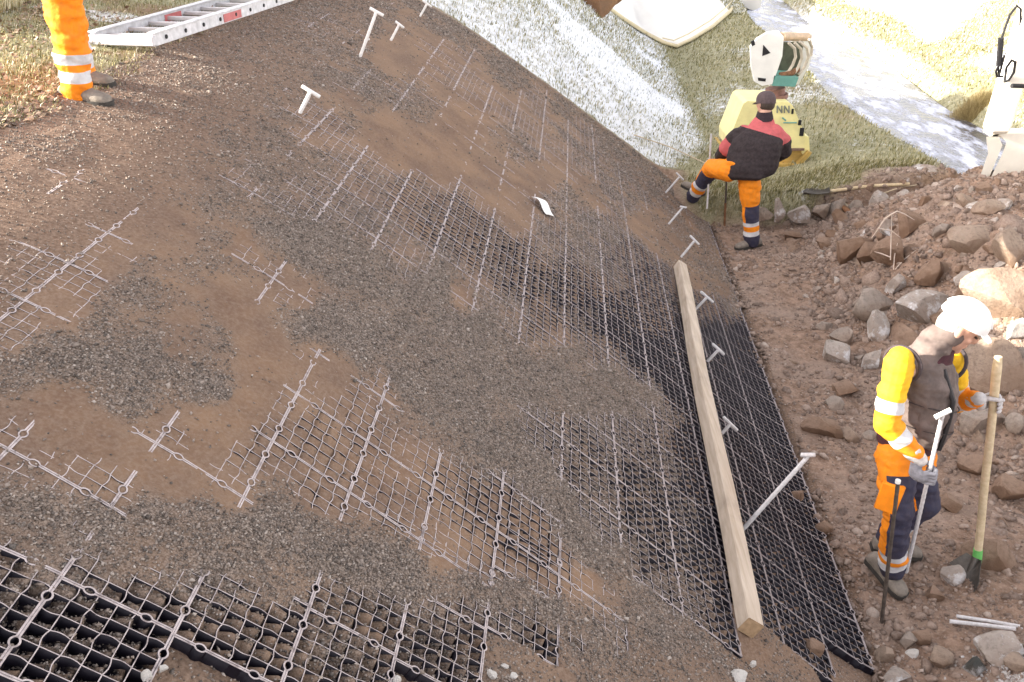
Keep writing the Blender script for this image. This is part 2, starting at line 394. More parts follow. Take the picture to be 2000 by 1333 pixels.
# ------------------------------------------------------------------ how full the cells are: (px, py, level mm above the rims, greyness) read off the photograph
LV = """100,300,8,.4;300,200,8,.5;500,80,8,.5;650,60,2,.5;700,20,1,.5;900,30,6,.6;1000,150,6,.5;1100,200,4,.5;1200,290,3,.5;1280,350,4,.5
760,110,3,.1;850,120,-1,0;950,200,-1.5,0;1050,250,-1.5,.1;900,250,0,0;800,200,-1,.3;700,200,2,.3;750,260,3,0;640,60,-1,.6;680,110,1,.4;720,170,0,.4
900,150,-2,.1;1000,200,-2,.1;1150,300,-3,.3;1250,400,-3,.4;1100,400,-4,.5;1060,190,-2,.2;1120,260,-3,.3;1200,350,-3,.4;1020,300,-1,.3
640,260,-3,.1;700,330,-5,.2;800,380,-9,.3;850,430,-14,.3;900,400,-11,.2;950,470,-19,.3;1000,500,-22,.3;1050,560,-25,.3;1100,570,-28,.3;1150,600,-32,.3;1200,640,-42,.3;1260,680,-46,.3;1310,730,-46,.3
1230,600,-34,.3;1120,620,-22,.4;1050,620,-12,.4
560,370,-3,.6;620,400,-4,.5;720,460,-4,.6;800,510,-4,.5;900,570,-4,.3;1000,620,-4,.4;1100,650,-5,.2;1180,690,-10,.3;520,330,1,.7;480,380,-1,.4;600,330,-2,.6
870,330,1,0;800,300,2,0;950,380,1,0;1020,350,1,0;1000,290,1,.3;1150,370,1,.2;1250,430,2,.1;1300,480,2,.2;930,360,1,0;1080,330,0,.1
1220,500,-16,.4;1260,540,-26,.3;1300,600,-26,.3;1330,660,-40,.2;1200,540,-10,.4;1280,620,-26,.3;1180,480,-6,.6;1240,590,-28,.4
1150,480,-6,.6;1130,450,-6,.6;1080,470,-4,.5;1010,430,1,.1
1400,650,-47,.1;1450,750,-47,.1;1450,900,-47,.1;1550,1000,-47,.1;1600,1150,-47,.1;1650,1250,-47,.1;1420,620,-34,.2;1400,560,3,.4;1450,580,2,.5;1350,540,3,.3;1480,1100,-44,.1;1560,1260,-40,.3;1380,600,-20,.3;1500,850,-47,.1;1440,640,-44,.1;1430,610,2,.4
1330,760,-46,.1;1360,850,-44,.2;1390,950,-44,.1;1410,1050,-46,.1;1420,1180,-44,.2;1440,1260,-38,.3
1290,820,-14,.8;1300,900,-24,.8;1330,1000,-32,.6;1360,1100,-34,.5;1370,1180,-22,.6;1340,880,-38,.3
1200,850,-12,.9;1200,930,-26,.7;1250,1000,-34,.6;1280,1080,-32,.6;1320,1140,-16,.7;1150,900,-24,.7;1100,860,-14,.8;1060,830,-8,.9;1150,960,-15,.8;1180,1010,-10,.8;1240,940,-32,.6;1120,900,-24,.7
600,470,8,1;700,520,9,1;800,600,9,1;900,680,9,1;1000,720,9,1;1100,760,8,1;1200,770,3,1;1270,780,-1,1;620,620,7,1;700,660,8,1;780,750,6,1;880,800,7,1;960,860,7,1;1050,920,5,1;1090,980,4,1;1130,1040,4,.9;1200,1100,5,.8;1260,1180,6,.7;1330,1240,6,.7;1380,1300,6,.5;1180,1250,5,.7;1110,700,5,1;1180,740,4,1;950,650,6,1;860,560,5,1
1250,1300,6,.5;1500,1310,6,.3;1130,1300,4,.4
450,600,2,0;520,700,2,0;500,550,-1,.1;540,540,-3,.1;600,580,-3,.1;480,490,-1,.1;350,450,3,.1;200,480,0,.1;100,420,1,.1;60,550,-1,.1;130,600,0,.1;40,650,-1,.2;150,380,0,.1;100,345,-1,.1;350,350,4,.2;250,330,4,.1;450,450,4,.5;520,470,5,.7;200,400,0,.1;30,580,-1,.1
200,650,7,.8;280,620,6,.6;400,650,5,.5;300,700,8,.9;400,750,6,.7;250,770,7,.8;120,710,8,.85;80,700,7,.7;340,610,5,.3;350,680,5,.4
150,560,-1,0;20,850,-3,.1;100,900,-3,.1;220,960,-5,.1;60,930,-1,.3;300,860,-2,.1;350,880,-1,0;450,960,-2,.1;400,840,1,0;200,860,3,0;120,790,4,0;300,900,2,0;380,950,2,.1;180,920,-4,.1;320,840,-2,.1
560,800,-4,.1;530,860,-5,.1;600,850,-8,.1;640,950,-7,.1;700,800,-6,.1;760,760,-5,.1;720,900,-6,0;800,900,-4,0;780,980,-7,.1;870,950,-8,.1;850,1050,-5,.1;960,980,-13,.1;1000,1040,-16,.1;1050,1020,-13,.1;1080,1080,-14,.1;960,1090,-6,.1;1100,1130,-7,.1;1150,1150,-3,0;900,1080,-4,.1;640,720,1,.1;480,800,2,0;600,730,-1,.1;1180,1180,0,.2
50,1000,7,.8;200,1010,8,.9;300,1020,9,.9;400,1020,9,.9;520,1030,8,.9;600,1060,8,.9;700,1090,8,.9;800,1120,8,.9;900,1150,7,.8;1000,1170,5,.8;1080,1200,2,.8;250,1080,6,.8;150,1060,1,.7;80,1080,1,.7;350,1080,6,.8;450,1100,6,.8;550,1130,4,.8
50,1180,-42,.5;150,1200,-40,.5;30,1130,-22,.6;100,1250,-44,.5;200,1260,-42,.5;250,1180,-28,.6;350,1180,-32,.5;450,1220,-34,.5;550,1250,-36,.5;650,1200,-22,.6;750,1220,-30,.5;850,1270,-36,.5;950,1260,-34,.5;1050,1240,-34,.5;1000,1200,-14,.6;900,1195,-18,.6;1100,1270,-38,.5;450,1160,-12,.6;350,1125,0,.7;150,1130,-14,.6;250,1230,-40,.5;150,1320,-44,.5;400,1320,-44,.5;700,1320,-38,.5;0,1300,-44,.5
1160,1190,-4,.5;1190,1230,-6,.5;1210,1260,-8,.5;1120,1220,1,.6"""
LV = np.array([[float(t) for t in q.split(',')] for ln in LV.strip().split('\n') for q in ln.split(';')])
def levels(px, py):
    """blend of the nearest readings"""
    shp = px.shape; px = px.ravel(); py = py.ravel(); out = np.zeros((px.size, 2)); st = 60000
    sc = 1.0 + 0 * LV[:, 0]
    for a in range(0, px.size, st):
        dx = px[a:a + st, None] - LV[None, :, 0]; dy = py[a:a + st, None] - LV[None, :, 1]
        wgt = 1.0 / (dx * dx + dy * dy + 200.0) ** 2.4
        out[a:a + st] = (wgt @ LV[:, 2:4]) / wgt.sum(1, keepdims=True)
    return out[:, 0].reshape(shp), out[:, 1].reshape(shp)

# ------------------------------------------------------------------ the mat's own coordinates: s up the slope (arc length), v along it
PAN = .322; NC = 6
def usurf(s): return np.where(s > 0, np.interp(s, _s, _u), s)
SN0 = .0        # toe edge of the mat
def surf(s, v, off):
    """point 'off' metres above the rim plane of the mat"""
    u = usurf(s); x = OX + u * UX + v * BX; y = OY + u * UY + v * BY
    h = prof(np.maximum(u, 0))
    sl = np.where(u > 0, np.interp(u, _u, _sl), .0); nn = np.sqrt(1 + sl ** 2)
    # normal = (-sl * Uhat + z) / nn
    return x - UX * sl / nn * off, y - UY * sl / nn * off, h + off / nn
# rows of panels: borders in s; each row's first panel; two pieces of mat meet under the chippings
SK = np.array([0, .329, .658, .99, 1.317, 1.645, 1.978, 2.279, 2.580, 2.883, 3.2, 3.517, 3.84, 4.16, 4.48, 4.8]); NROW = 15
PV = .326; SHEAR = .13
def vmain(s, j): return -.66 + PV * j + SHEAR * (s - 2.883)
JMIN = [3, 2, 2, 1, 0, -1, 0, -1, -1, -2, -3, -3, -4, -4, -4]
FRONT2 = {6: -1.25, 7: -1.575, 8: -1.87, 9: -1.86, 10: -2.16, 11: -2.46, 12: -2.46, 13: -2.46, 14: -2.46}
def rowof(s): return np.clip(np.searchsorted(SK, s, 'right') - 1, 0, NROW - 1)
def frontv(s):
    r = rowof(s); f = vmain(s, np.array(JMIN)[r]); g = np.array([FRONT2.get(i, 9.0) for i in range(NROW)])[r]
    return np.minimum(f, g)
STOP = SK[-1]
def inmat(s, v): return (s > 0) & (s < STOP) & (v > frontv(s)) & (v < VEND - .15)

# ------------------------------------------------------------------ GRIT sheet (fills the cells)
vstep = []; v = V0
while v < V1: vstep.append(v); v += .0085 + .0011 * max(v + 1, 0)
gv = np.array(vstep); gs = np.arange(S0, S1, .0095)
Sg, Vg = np.meshgrid(gs, gv)
wx = .035 * fbm(Sg * 7, Vg * 7, 3, 101); wy = .035 * fbm(Sg * 7, Vg * 7, 3, 103)
x0, y0, z0 = surf(Sg + wx, Vg + wy, 0 * Sg)
PX, PY = proj(x0, y0, z0)
LVL, GRY = levels(PX, PY); LVL = np.where(LVL < -1, -1 + (LVL + 1) * np.interp(LVL, [-47, -38, -24, -12, -1], [1, .98, .92, .62, .5]), LVL) / 1000
front = (1 - sstep(Vg, 3, 6))
clump = fbm(Sg * 5.2, Vg * 5.2, 4, 111); fine = fbm(Sg * 45, Vg * 45, 2, 113)
LVL = np.where((rowof(Sg) >= 6) & (Vg < -1.1) & (LVL < 0), LVL * .84, LVL)
LVL = LVL + (.0016 + .003 * sstep(GRY, .25, .7)) * clump * (LVL > -.03) + .0022 * fbm(Sg * 14, Vg * 14, 2, 117)
# greyness clumps
GRY = np.clip(GRY + .55 * fbm(Sg * 6, Vg * 6, 4, 119) * sstep(GRY, .08, .3) + .35 * np.clip(fbm(Sg * 3.3, Vg * 3.3, 4, 121) - .22, 0, 1), 0, 1)
# cell coordinates: chippings lie against the downhill side, each cell filled differently
cs = np.interp(Sg, SK, np.arange(16.)) * NC; cv = np.where((rowof(Sg) >= 6) & (Vg < -1.1), (Vg + 1.25) / .31, (Vg - vmain(Sg, 0)) / PV) * NC
ci = np.floor(cs).astype(int); cj = np.floor(cv).astype(int); fs = cs - ci; fv = cv - cj
rnd = _h(ci, cj, 131) - .5; rnd2 = _h(ci, cj, 137) - .5
part = sstep(-LVL, .006, .02)
LVL = LVL + part * (.036 * (.5 - fs) + .040 * (fv - .50) + .012 * rnd)
LVL = np.where(part > .5, np.minimum(LVL, -.003), LVL); LVL = LVL + (1 - part) * .004 * (fv - .5) * sstep(-LVL, .001, .004)
LVL = LVL - (1 - part) * sstep(-LVL, .0015, .005) * sstep(fs, .72, .98) * .016 * np.clip(rnd2 + .45, 0, 1)
LVL = LVL + (1 - part) * sstep(-LVL, .0, .004) * .003 * rnd2
rough = sstep(GRY, .2, .7)
LVL = LVL + rough * (.0035 * fine + .0016 * fbm(Sg * 110, Vg * 110, 1, 139)) + (1 - rough) * .0008 * fine
inside = inmat(Sg, Vg)
LVL = np.where(inside, np.maximum(LVL, -.047), LVL)
# outside the mat: bedding that carries it
toe = sstep(-Sg, -.02, .05)
bed = -.040 + .012 * clump + .004 * fine
frow = frontv(Sg)
outside_front = (Vg <= frow)
covered = sstep(Sg, .35, .5) * (1 - sstep(Sg, 2.1, 2.5))        # chippings spill over the front edge in the middle
LVL = np.where(outside_front, np.minimum(bed + covered * .044 + .02 * covered * clump, .02), LVL)
LVL = np.where(Sg <= 0, bed - .02 + .0 * Sg, LVL)
LVL = np.where(Sg >= STOP, .006 + .006 * clump, LVL)
LVL = np.where((~outside_front) & (Vg > VEND - .15), .008 + .01 * clump, LVL)
xg, yg, zg = surf(Sg, Vg, LVL)
# follow the ground in front of / below the mat
zt = HT(xg, yg)
low = np.maximum(sstep(-Sg, .0, .1), sstep(-(Vg - frow), .0, .25) * (1 - sstep(Sg, .1, .7)))
zg = zg * (1 - low) + (zt + .006 * clump) * low
edge = np.maximum.reduce([1 - sstep(Sg, S0, S0 + .06), sstep(Sg, S1 - .12, S1), 1 - sstep(Vg, V0, V0 + .08), sstep(Vg, V1 - .08, V1)])
zg = zg * (1 - edge) + (zt - .03) * edge
OUTB = np.where(inside, 0, 1) * (1 - .6 * covered)
OUTB = np.maximum(OUTB, sstep(Sg, 3.9, 4.4))
OUTB = np.clip(OUTB + 0.0, 0, 1)
n2, n1 = Sg.shape; idx = np.arange(n1 * n2).reshape(n2, n1)
F = np.stack([idx[:-1, :-1], idx[1:, :-1], idx[1:, 1:], idx[:-1, 1:]], -1).reshape(-1, 4)
me = npmesh('grit_fill', np.stack([xg, yg, zg], -1).reshape(-1, 3), F); smooth(me)
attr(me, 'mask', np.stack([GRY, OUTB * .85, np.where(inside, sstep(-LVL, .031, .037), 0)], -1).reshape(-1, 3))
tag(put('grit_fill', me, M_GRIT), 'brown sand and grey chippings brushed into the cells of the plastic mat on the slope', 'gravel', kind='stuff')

# loose things scattered on surfaces ------------------------------------------------
OCT_V = np.array([[1, 0, 0], [-1, 0, 0], [0, 1, 0], [0, -1, 0], [0, 0, 1], [0, 0, -1]], float)
OCT_F = np.array([[0, 2, 4], [2, 1, 4], [1, 3, 4], [3, 0, 4], [2, 0, 5], [1, 2, 5], [3, 1, 5], [0, 3, 5]])
bmi = bmesh.new(); bmesh.ops.create_icosphere(bmi, subdivisions=1, radius=1); bmi.verts.ensure_lookup_table()
ICO_V = np.array([v.co[:] for v in bmi.verts]); ICO_F = np.array([[v.index for v in f.verts] for f in bmi.faces]); bmi.free()
def scatter(name, Pn, size, mat, base=(OCT_V, OCT_F), flat=.6, jit=.35, rng=RNG, sm=False):
    BV, BF = base; n = len(Pn); k = len(BV)
    V = np.repeat(BV[None], n, 0) * (1 + jit * rng.uniform(-1, 1, (n, k, 1))) + jit * .6 * rng.uniform(-1, 1, (n, k, 3))
    V = V * (np.array([1, 1, flat]) * rng.uniform(.65, 1.35, (n, 1, 3)))
    a = rng.uniform(0, 2 * pi, n); t = rng.normal(0, .45, n); t2 = rng.normal(0, .45, n)
    def R(a, i, j):
        M = np.repeat(np.eye(3)[None], n, 0); c, s_ = np.cos(a), np.sin(a); M[:, i, i] = c; M[:, j, j] = c; M[:, i, j] = -s_; M[:, j, i] = s_; return M
    M = R(t, 0, 2) @ R(t2, 1, 2) @ R(a, 0, 1)
    V = np.einsum('nij,nkj->nki', M, V) * np.asarray(size)[:, None, None] + Pn[:, None, :]
    Fc = (BF[None] + (np.arange(n) * k)[:, None, None]).reshape(-1, BF.shape[1])
    me = npmesh(name, V.reshape(-1, 3), Fc)
    if sm: smooth(me)
    return put(name, me, mat)
# chippings: dense where grey
flatg = GRY.ravel(); area = np.repeat((np.gradient(gv))[:, None], n1, 1).ravel() * .0095
dens = np.clip(flatg * 1.15 - .12, .012, 1) * (1 - .5 * (OUTB.ravel() > .5)) + .07 * (OUTB.ravel() > .5)
near = 1.0 / (1 + np.maximum(Vg.ravel() + 1, 0) * .35)
inview = ((PX.ravel() > -60) & (PX.ravel() < 2060) & (PY.ravel() > -60) & (PY.ravel() < 1400))
pr = dens * area * near * inview; pr /= pr.sum()
NS = 150000
pick = RNG.choice(len(pr), NS, p=pr)
Pn = np.stack([xg.ravel()[pick], yg.ravel()[pick], zg.ravel()[pick]], -1) + RNG.uniform(-.004, .004, (NS, 3)) * [1, 1, .2]
szs = RNG.uniform(.0024, .0066, NS) * (1 + .12 * np.maximum(Vg.ravel()[pick], 0)) * (1 + .9 * (RNG.random(NS) < .03))
tag(scatter('loose_chippings', Pn + [0, 0, .001], szs, M_STONE), 'loose grey and brown stone chippings lying over the mat', 'gravel', kind='stuff')

# ------------------------------------------------------------------ the cellular MAT (one thing, made of square panels)
WD = .045       # wall height
def wall_lines():
    """centre lines in panel cells: list of (points Nx2 in metres, half width, rim)"""
    L = []; c = PAN / NC; sub = 5
    def wav(i, j, t):     # sideways bulge of wall i between crossings j and j+1
        on = ((i + 2 * j) % 3 == 0); sg = 1 if (i // 1 + j // 2) % 2 == 0 else -1
        return (.0058 * sg * np.sin(pi * t)) if on else 0 * t
    for i in range(1, NC):
        for fam in (0, 1):
            pts = []
            for j in range(NC):
                t = np.linspace(0, 1, sub + 1)[(0 if j == 0 else 1):]
                o = wav(i + fam, j, t)
                al = (j + t) * c; ac = i * c + o
                pts.append(np.stack([al, ac] if fam == 0 else [ac, al], -1))
            L.append((np.concatenate(pts), .0015))
    for fam in (0, 1):      # doubled joint walls on the low sides of the panel, rings at the thirds
        al = np.linspace(0, PAN, 13)
        rg = [PAN * .25, PAN * .75]
        for sg in (-1, 1):
            ac = np.zeros(13)
            pts = []; 
            for a in np.linspace(0, PAN, 61):
                d = min(abs(a - q_) for q_ in rg); o = .0035 + (.0085 * math.sqrt(max(0, 1 - (d / .0135) ** 2)) if d < .0135 else 0)
                pts.append([a, sg * o] if fam == 0 else [sg * o, a])
            L.append((np.array(pts), .0026))
    return L
LINES = wall_lines()
def strip_template():
    V = []; F = []; Mi = []; b = 0
    for pts, hw in LINES:
        top_ = 0 if hw > .002 else -.0012
        d = np.gradient(pts, axis=0); d /= np.linalg.norm(d, axis=1, keepdims=True); nrm = np.stack([-d[:, 1], d[:, 0]], -1)
        n = len(pts); l = pts + nrm * hw; r = pts - nrm * hw
        for q_, off in ((l, -WD), (l, top_), (r, top_), (r, -WD)): V.append(np.concatenate([q_, np.full((n, 1), off)], 1))
        i = np.arange(n - 1)
        for a in range(3):
            F.append(np.stack([b + a * n + i, b + a * n + i + 1, b + (a + 1) * n + i + 1, b + (a + 1) * n + i], -1)); Mi.append(np.full(n - 1, 1 if a == 1 else 0))
        b += 4 * n
    # solid fillet between the doubled walls, just under the rims
    for fam in (0, 1):
        a = np.linspace(0, PAN, 25); w_ = .0035
        l = np.stack([a, a * 0 + w_], -1); r = np.stack([a, a * 0 - w_], -1)
        if fam: l = l[:, ::-1]; r = r[:, ::-1]
        n = 25; V.append(np.concatenate([l, np.full((n, 1), -.0012)], 1)); V.append(np.concatenate([r, np.full((n, 1), -.0012)], 1)); i = np.arange(n - 1)
        c4 = np.stack([b + i, b + i + 1, b + n + i + 1, b + n + i], -1)
        keep = np.array([min(abs(a[k] + a[1] / 2 - PAN * .25), abs(a[k] + a[1] / 2 - PAN * .75)) > .013 for k in range(n - 1)])
        F.append(c4[keep]); Mi.append(np.full(keep.sum(), 1)); b += 2 * n
    return np.concatenate(V), np.concatenate(F), np.concatenate(Mi)
TV, TF, TM = strip_template()
panels = []          # (row, v of the low edge at s = 2.883, length, shear)
for r in range(NROW):
    j = JMIN[r]
    while vmain(SK[r], j + 1) < VEND - .12: panels.append((r, vmain(2.883, j), PV, SHEAR)); j += 1
    if r in FRONT2:
        v = FRONT2[r]; lim = vmain(SK[r], JMIN[r])
        while v < lim - .04: panels.append((r, v, .31, 0.0)); v += .31
def panel_geo(r, v0, pv, sh):
    s = SK[r] + TV[:, 1] / PAN * (SK[r + 1] - SK[r]); vv = v0 + TV[:, 0] / PAN * pv + sh * (s - 2.883)
    wob = .0022 * fbm(s * 3.1, vv * 3.1, 2, 151)
    x, y, z = surf(s + .0025 * fbm(vv * 5, s * 5, 2, 153), vv + .0025 * fbm(s * 5, vv * 5, 2, 155), TV[:, 2] + wob)
    return np.stack([x, y, z], -1)
mc = surf(np.array(2.2), np.array(2.0), np.array(0.0))
MAT = empty('grid_mat', tuple(float(t) for t in mc), 'black honeycomb plastic grid mat laid over the whole slope, rims dusted with brown grit', 'ground grid')
scored = []
for r, v, pv, sh in panels:
    sc_ = (SK[r] + SK[r + 1]) / 2
    x, y, z = surf(np.array(sc_), np.array(v + pv / 2 + sh * (sc_ - 2.883)), np.array(0.0)); px, py = proj(x, y, z); l, g_ = levels(np.array([float(px)]), np.array([float(py)]))
    dist = math.sqrt(float(x) ** 2 + float(y) ** 2 + (CH - float(z)) ** 2)
    vis = 1.0 if (-60 < px < 2060 and -40 < py < 1400) else 0
    scored.append((vis * (1.0 if l[0] < -1 else (.2 if l[0] < 4 else .01)) / dist ** 2, r, v, pv, sh))
scored.sort(reverse=True)
def mat_part(name, lst):
    VV = []; FF = []; MM = []; DD = []
    for k, (_, *ar) in enumerate(lst): VV.append(panel_geo(*ar)); DD.append(.68 + .32 * sstep(SK[ar[0]] + TV[:, 1], .7, 1.5 + .4 * (ar[1] > 4))); FF.append(TF + k * len(TV)); MM.append(TM)
    me = npmesh(name, np.concatenate(VV), np.concatenate(FF)); o = put(name, me, [M_PLASTIC, M_RIM], MAT)
    me.polygons.foreach_set('material_index', np.concatenate(MM).astype(np.int32)); me.update(); D_ = np.concatenate(DD); attr(me, 'mask', np.stack([D_, D_, D_], -1)); return o
for k in range(100): mat_part('grid_panel', [scored[k]])
o = mat_part('grid_panel', [q_ for q_ in scored[100:]]); tag(o, kind='stuff')
# closing walls along the free edges (front staircase, toe)
mb_v = []; mb_f = []; b = 0
def edge_wall(ss, vv):
    global b
    n = len(ss)
    for off in (-WD, 0):
        x, y, z = surf(ss, vv, np.full(n, off)); mb_v.append(np.stack([x, y, z], -1))
    i = np.arange(n - 1); mb_f.append(np.stack([b + i, b + i + 1, b + n + i + 1, b + n + i], -1)); b += 2 * n
t = np.linspace(0, 1, 25); ss = []; vv = []
for r in range(NROW - 1, -1, -1):
    q_ = SK[r] + (SK[r + 1] - SK[r]) * (1 - t) * .998 + .0001; ss.append(q_); vv.append(frontv(q_) - .005 + .004 * np.sin(t * pi * 6))
edge_wall(np.concatenate(ss), np.concatenate(vv))
q_ = np.linspace(float(frontv(np.array(.01))), VEND - .2, 500)
me = npmesh('edge_wall', np.concatenate(mb_v), np.concatenate(mb_f)); put('edge_wall', me, M_PLASTIC, MAT)
mb_v = []; mb_f = []; b = 0
edge_wall(-.004 + .004 * np.sin(q_ * pi * 6 / PV), q_)
me = npmesh('edge_wall', np.concatenate(mb_v), np.concatenate(mb_f)); put('edge_wall', me, M_PLASTIC, MAT)

# ------------------------------------------------------------------ TIMBER lying on the mat
def on_slope(px, py, off): return G(px, py, off)
def sn(p): return NRM(p[0], p[1])
a_ = on_slope(1465, 1226, .064); b_ = on_slope(1327, 520, .058)
ay = (b_ - a_).normalized(); az = NRM(a_.x, a_.y); az = (az - ay * az.dot(ay)).normalized(); ax = ay.cross(az)
L = (b_ - a_).length
TIM = empty('timber_beam', a_, 'long square sawn timber lying on the black mat, pale wood with a cut end facing the camera', 'timber beam')
m = MB(); hw = .043
rings = []
for k in range(29):
    t = k / 28; c = a_ + ay * (L * t) + az * (.006 * sin(t * 9)) + ax * (.004 * sin(t * 7 + 1)); h = hw * (1 + .012 * sin(t * 31))
    pts = []
    for sx, sz in ((1, 1), (-1, 1), (-1, -1), (1, -1)):
        for q_ in ((0, 1), (1, 0)) if sx * sz > 0 else ((1, 0), (0, 1)):
            pts.append(c + ax * sx * (h - .005 * q_[0]) + az * sz * (h - .005 * q_[1]))
    rings.append(pts)
m.loft(rings, cap=False); me = m.mesh('beam_side', False); put('beam_side', me, M_TIMBER, TIM)
for k, nm in ((0, 1), (28, -1)):
    m = MB(); m.add([p - ay * .0005 * nm for p in rings[k]], [tuple(range(8))]); m.build('beam_end', M_ENDGRAIN, TIM, sm=False)
# ------------------------------------------------------------------ T STAKES
def stake(base, top, bar, r, lab, mat=None, name='t_stake', group='steel T stakes pinning the mat', below=.10, Yt=None, rb=None, cat='stake', side=None):
    mat = mat or M_GALV
    B = base if isinstance(base, Vector) else G(*base); Y = Yt if Yt is not None else B.y + .02
    T = P(top[0], top[1], Y)
    e = empty(name, B, lab, cat, group)
    d = (T - B).normalized(); m = MB(); n = 26; pts = []; rs = []
    for k in range(n + 1):
        pts.append(B - d * below + (T - B + d * below) * (k / n)); rs.append(r * (1.09 if k % 2 else .95))
    m.tube(pts, rs, 8); m.build('rod', mat, e)
    if bar:
        c0, c1 = P(bar[0], bar[1], Y), P(bar[2], bar[3], Y); m = MB(); m.tube([c0, c0 + (c1 - c0) * .04, c0 + (c1 - c0) * .96, c1], [r * .8, r * (rb or 1.0), r * (rb or 1.0), r * .8], 8); m.build('cross_bar', mat, e)
    if side:
        c0, c1 = P(side[0], side[1], Y), P(side[2], side[3], Y); m = MB(); m.tube([c0, c1], r * .6, 6); m.build('side_stub', mat, e)
    return e
stake((703, 112), (735, 24), (722, 16, 749, 31), .0125, 'longest white T stake near the top of the slope, with a small stub halfway', M_WHITEROD, side=(712, 79, 722, 77))
stake((763, 80), (780, 48), (772, 42, 789, 55), .011, 'short white T stake just right of the longest one near the slope top', M_WHITEROD)
stake((820, 33), (834, 8), (825, 1, 843, 14), .011, 'topmost T stake, beside the frosty slope edge at the top of the picture', M_WHITEROD)
stake((586, 220), (607, 179), (589, 168, 625, 190), .0125, 'thick white T stake standing alone at the left on the upper slope', M_WHITEROD)
stake((1300, 377), (1328, 345), (1321, 338, 1335, 352), .010, 'T stake just left of the raised boot of the worker seen from behind')
stake((1306, 438), (1334, 405), (1328, 404, 1341, 406), .010, 'T stake between the raised boot and the far end of the timber')
stake((1330, 503), (1357, 470), (1348, 461, 1365, 478), .011, 'T stake rising right behind the far end of the timber')
stake((1358, 605), (1381, 581), (1369, 570, 1393, 591), .011, 'second T stake along the timber counted from its far end')
stake((1383, 705), (1403, 684), (1392, 672, 1414, 693), .011, 'third T stake along the timber, halfway down its right side')
stake((1412, 845), (1427, 828), (1413, 815, 1440, 841), .011, 'short T stake low over the cells, right of the middle of the timber')
stake((1455, 1030), (1578, 892), (1564, 889, 1592, 889), .012, 'long galvanised T stake leaning far out to the right of the timber', below=.05)
# ------------------------------------------------------------------ LADDER
A0 = G(185, 97, .03); A1 = G(300, 100, .03); D1 = G(585, 3, .03)
ld = (D1 - A1).normalized(); dr_ = ray(185, 97); A0 = Vector(CAMC + dr_ * (((np.array(A1) - CAMC) @ np.array(ld)) / (dr_ @ np.array(ld)))); lw = A1 - A0; W_ = lw.length; lw.normalize(); up = lw.cross(ld); up = up if up.z > 0 else -up
zoff = .03
LAD = empty('ladder', (A0 + A1) / 2, 'aluminium ladder lying flat on the leafy grass at the crest, with red stickers', 'ladder')
LL = 4.2
for q_ in (A0, A1):
    m = MB(); m.box(q_ + ld * LL / 2 + up * (.035 + zoff), lw * .014, ld * LL / 2, up * .040, .003); m.box(q_ + ld * LL / 2 + up * (.078 + zoff), lw * .028, ld * LL / 2, up * .005, .002); o = m.build('stile', M_ALU, LAD, sm=False)
    for k in range(14):
        c = q_ + ld * (.16 + .28 * k) + lw * (.0155 if q_ is A1 else -.0155) + up * (.035 + zoff); mm = MB(); mm.cm = 0; mm.tube([c, c + lw * .006 * (1 if q_ is A1 else -1)], .014, 10); mm.build('rivet', M_BLACK, o)
for k in range(14):
    c = A0 + ld * (.16 + .28 * k) + up * (.035 + zoff); m = MB(); m.box(c + lw * W_ / 2, lw * (W_ / 2 - .014), ld * .017, up * .014, .004); m.build('rung', M_ALUD, LAD, sm=False)
m = MB(); m.box(A1 + ld * 1.22 + lw * .017 + up * (.032 + zoff), lw * .0015, ld * .16, up * .028); m.build('sticker', M_RED, LAD, sm=False)
m = MB(); m.box(A0 + ld * 1.08 + lw * .017 + up * (.032 + zoff), lw * .0015, ld * .13, up * .030); m.build('sticker', M_RED, LAD, sm=False)
m = MB(); m.box(A0 + lw * W_ / 2 - ld * .0 + up * (.03 + zoff), lw * (W_ / 2 + .02), ld * .028, up * .03, .006); m.build('end_bar', M_ALU, LAD, sm=False)
# ------------------------------------------------------------------ small pale things on the slope and ground
def strip(name, c0, c1, wd, lab, cat, mat, lift=.02, curl=.02):
    m = MB(); d = c1 - c0; n = NRM(c0.x, c0.y); s_ = d.cross(n).normalized(); R = []
    for k in range(9):
        t = k / 8; c = c0 + d * t + n * (lift + curl * sin(t * pi) + .012 * sin(t * 6)); R.append([c + s_ * wd, c + s_ * wd * .3 + n * .006, c - s_ * wd * .4 + n * .003, c - s_ * wd, c - s_ * wd - n * .0015, c + s_ * wd - n * .0015])
    m.loft(R); return tag(m.build(name, mat), lab, cat)
strip('paper_scrap', G(1043, 391), G(1072, 424), .052, 'curled white paper scrap lying on the middle of the brown slope', 'paper', M_PAPER)
# ------------------------------------------------------------------ ROCKS
bmr = bmesh.new(); bmesh.ops.create_icosphere(bmr, subdivisions=4, radius=1); RVV = np.array([v.co[:] for v in bmr.verts]); RFF = np.array([[v.index for v in f.verts] for f in bmr.faces]); bmr.free()
def rockmat(name, c1, c2, frost=.0, soil=.5):
    q = NT(name, .9, .2); f = q.noise(5, 8, None, .7); g = q.noise(30, 6); h = q.noise(2.2, 4)
    c = q.ramp(f, [(.3, c1), (.68, c2)]); c = q.mix(q.ramp(g, [(.5, (0, 0, 0)), (.75, (.7, .7, .7))]), c, tuple(x * .45 for x in c1))
    c = q.mix(q.ramp(h, [(.40, (0, 0, 0)), (.6, (min(1, soil + .25),) * 3)]), c, (.19, .12, .08))
    if frost:
        c = q.mix(q.ramp(q.noise(7, 6, None, .7), [(.52, (0, 0, 0)), (.62, (frost, frost, frost))]), c, (.72, .72, .73))
    q.col(c); q.bump(q.noise(18, 8, None, .7), .8, .03); return q.m
R_GREY = rockmat('grey_rock', (.24, .205, .175), (.48, .42, .365), .0, .35)
R_PALE = rockmat('pale_frosted_rock', (.30, .26, .225), (.56, .50, .45), .75, .25)
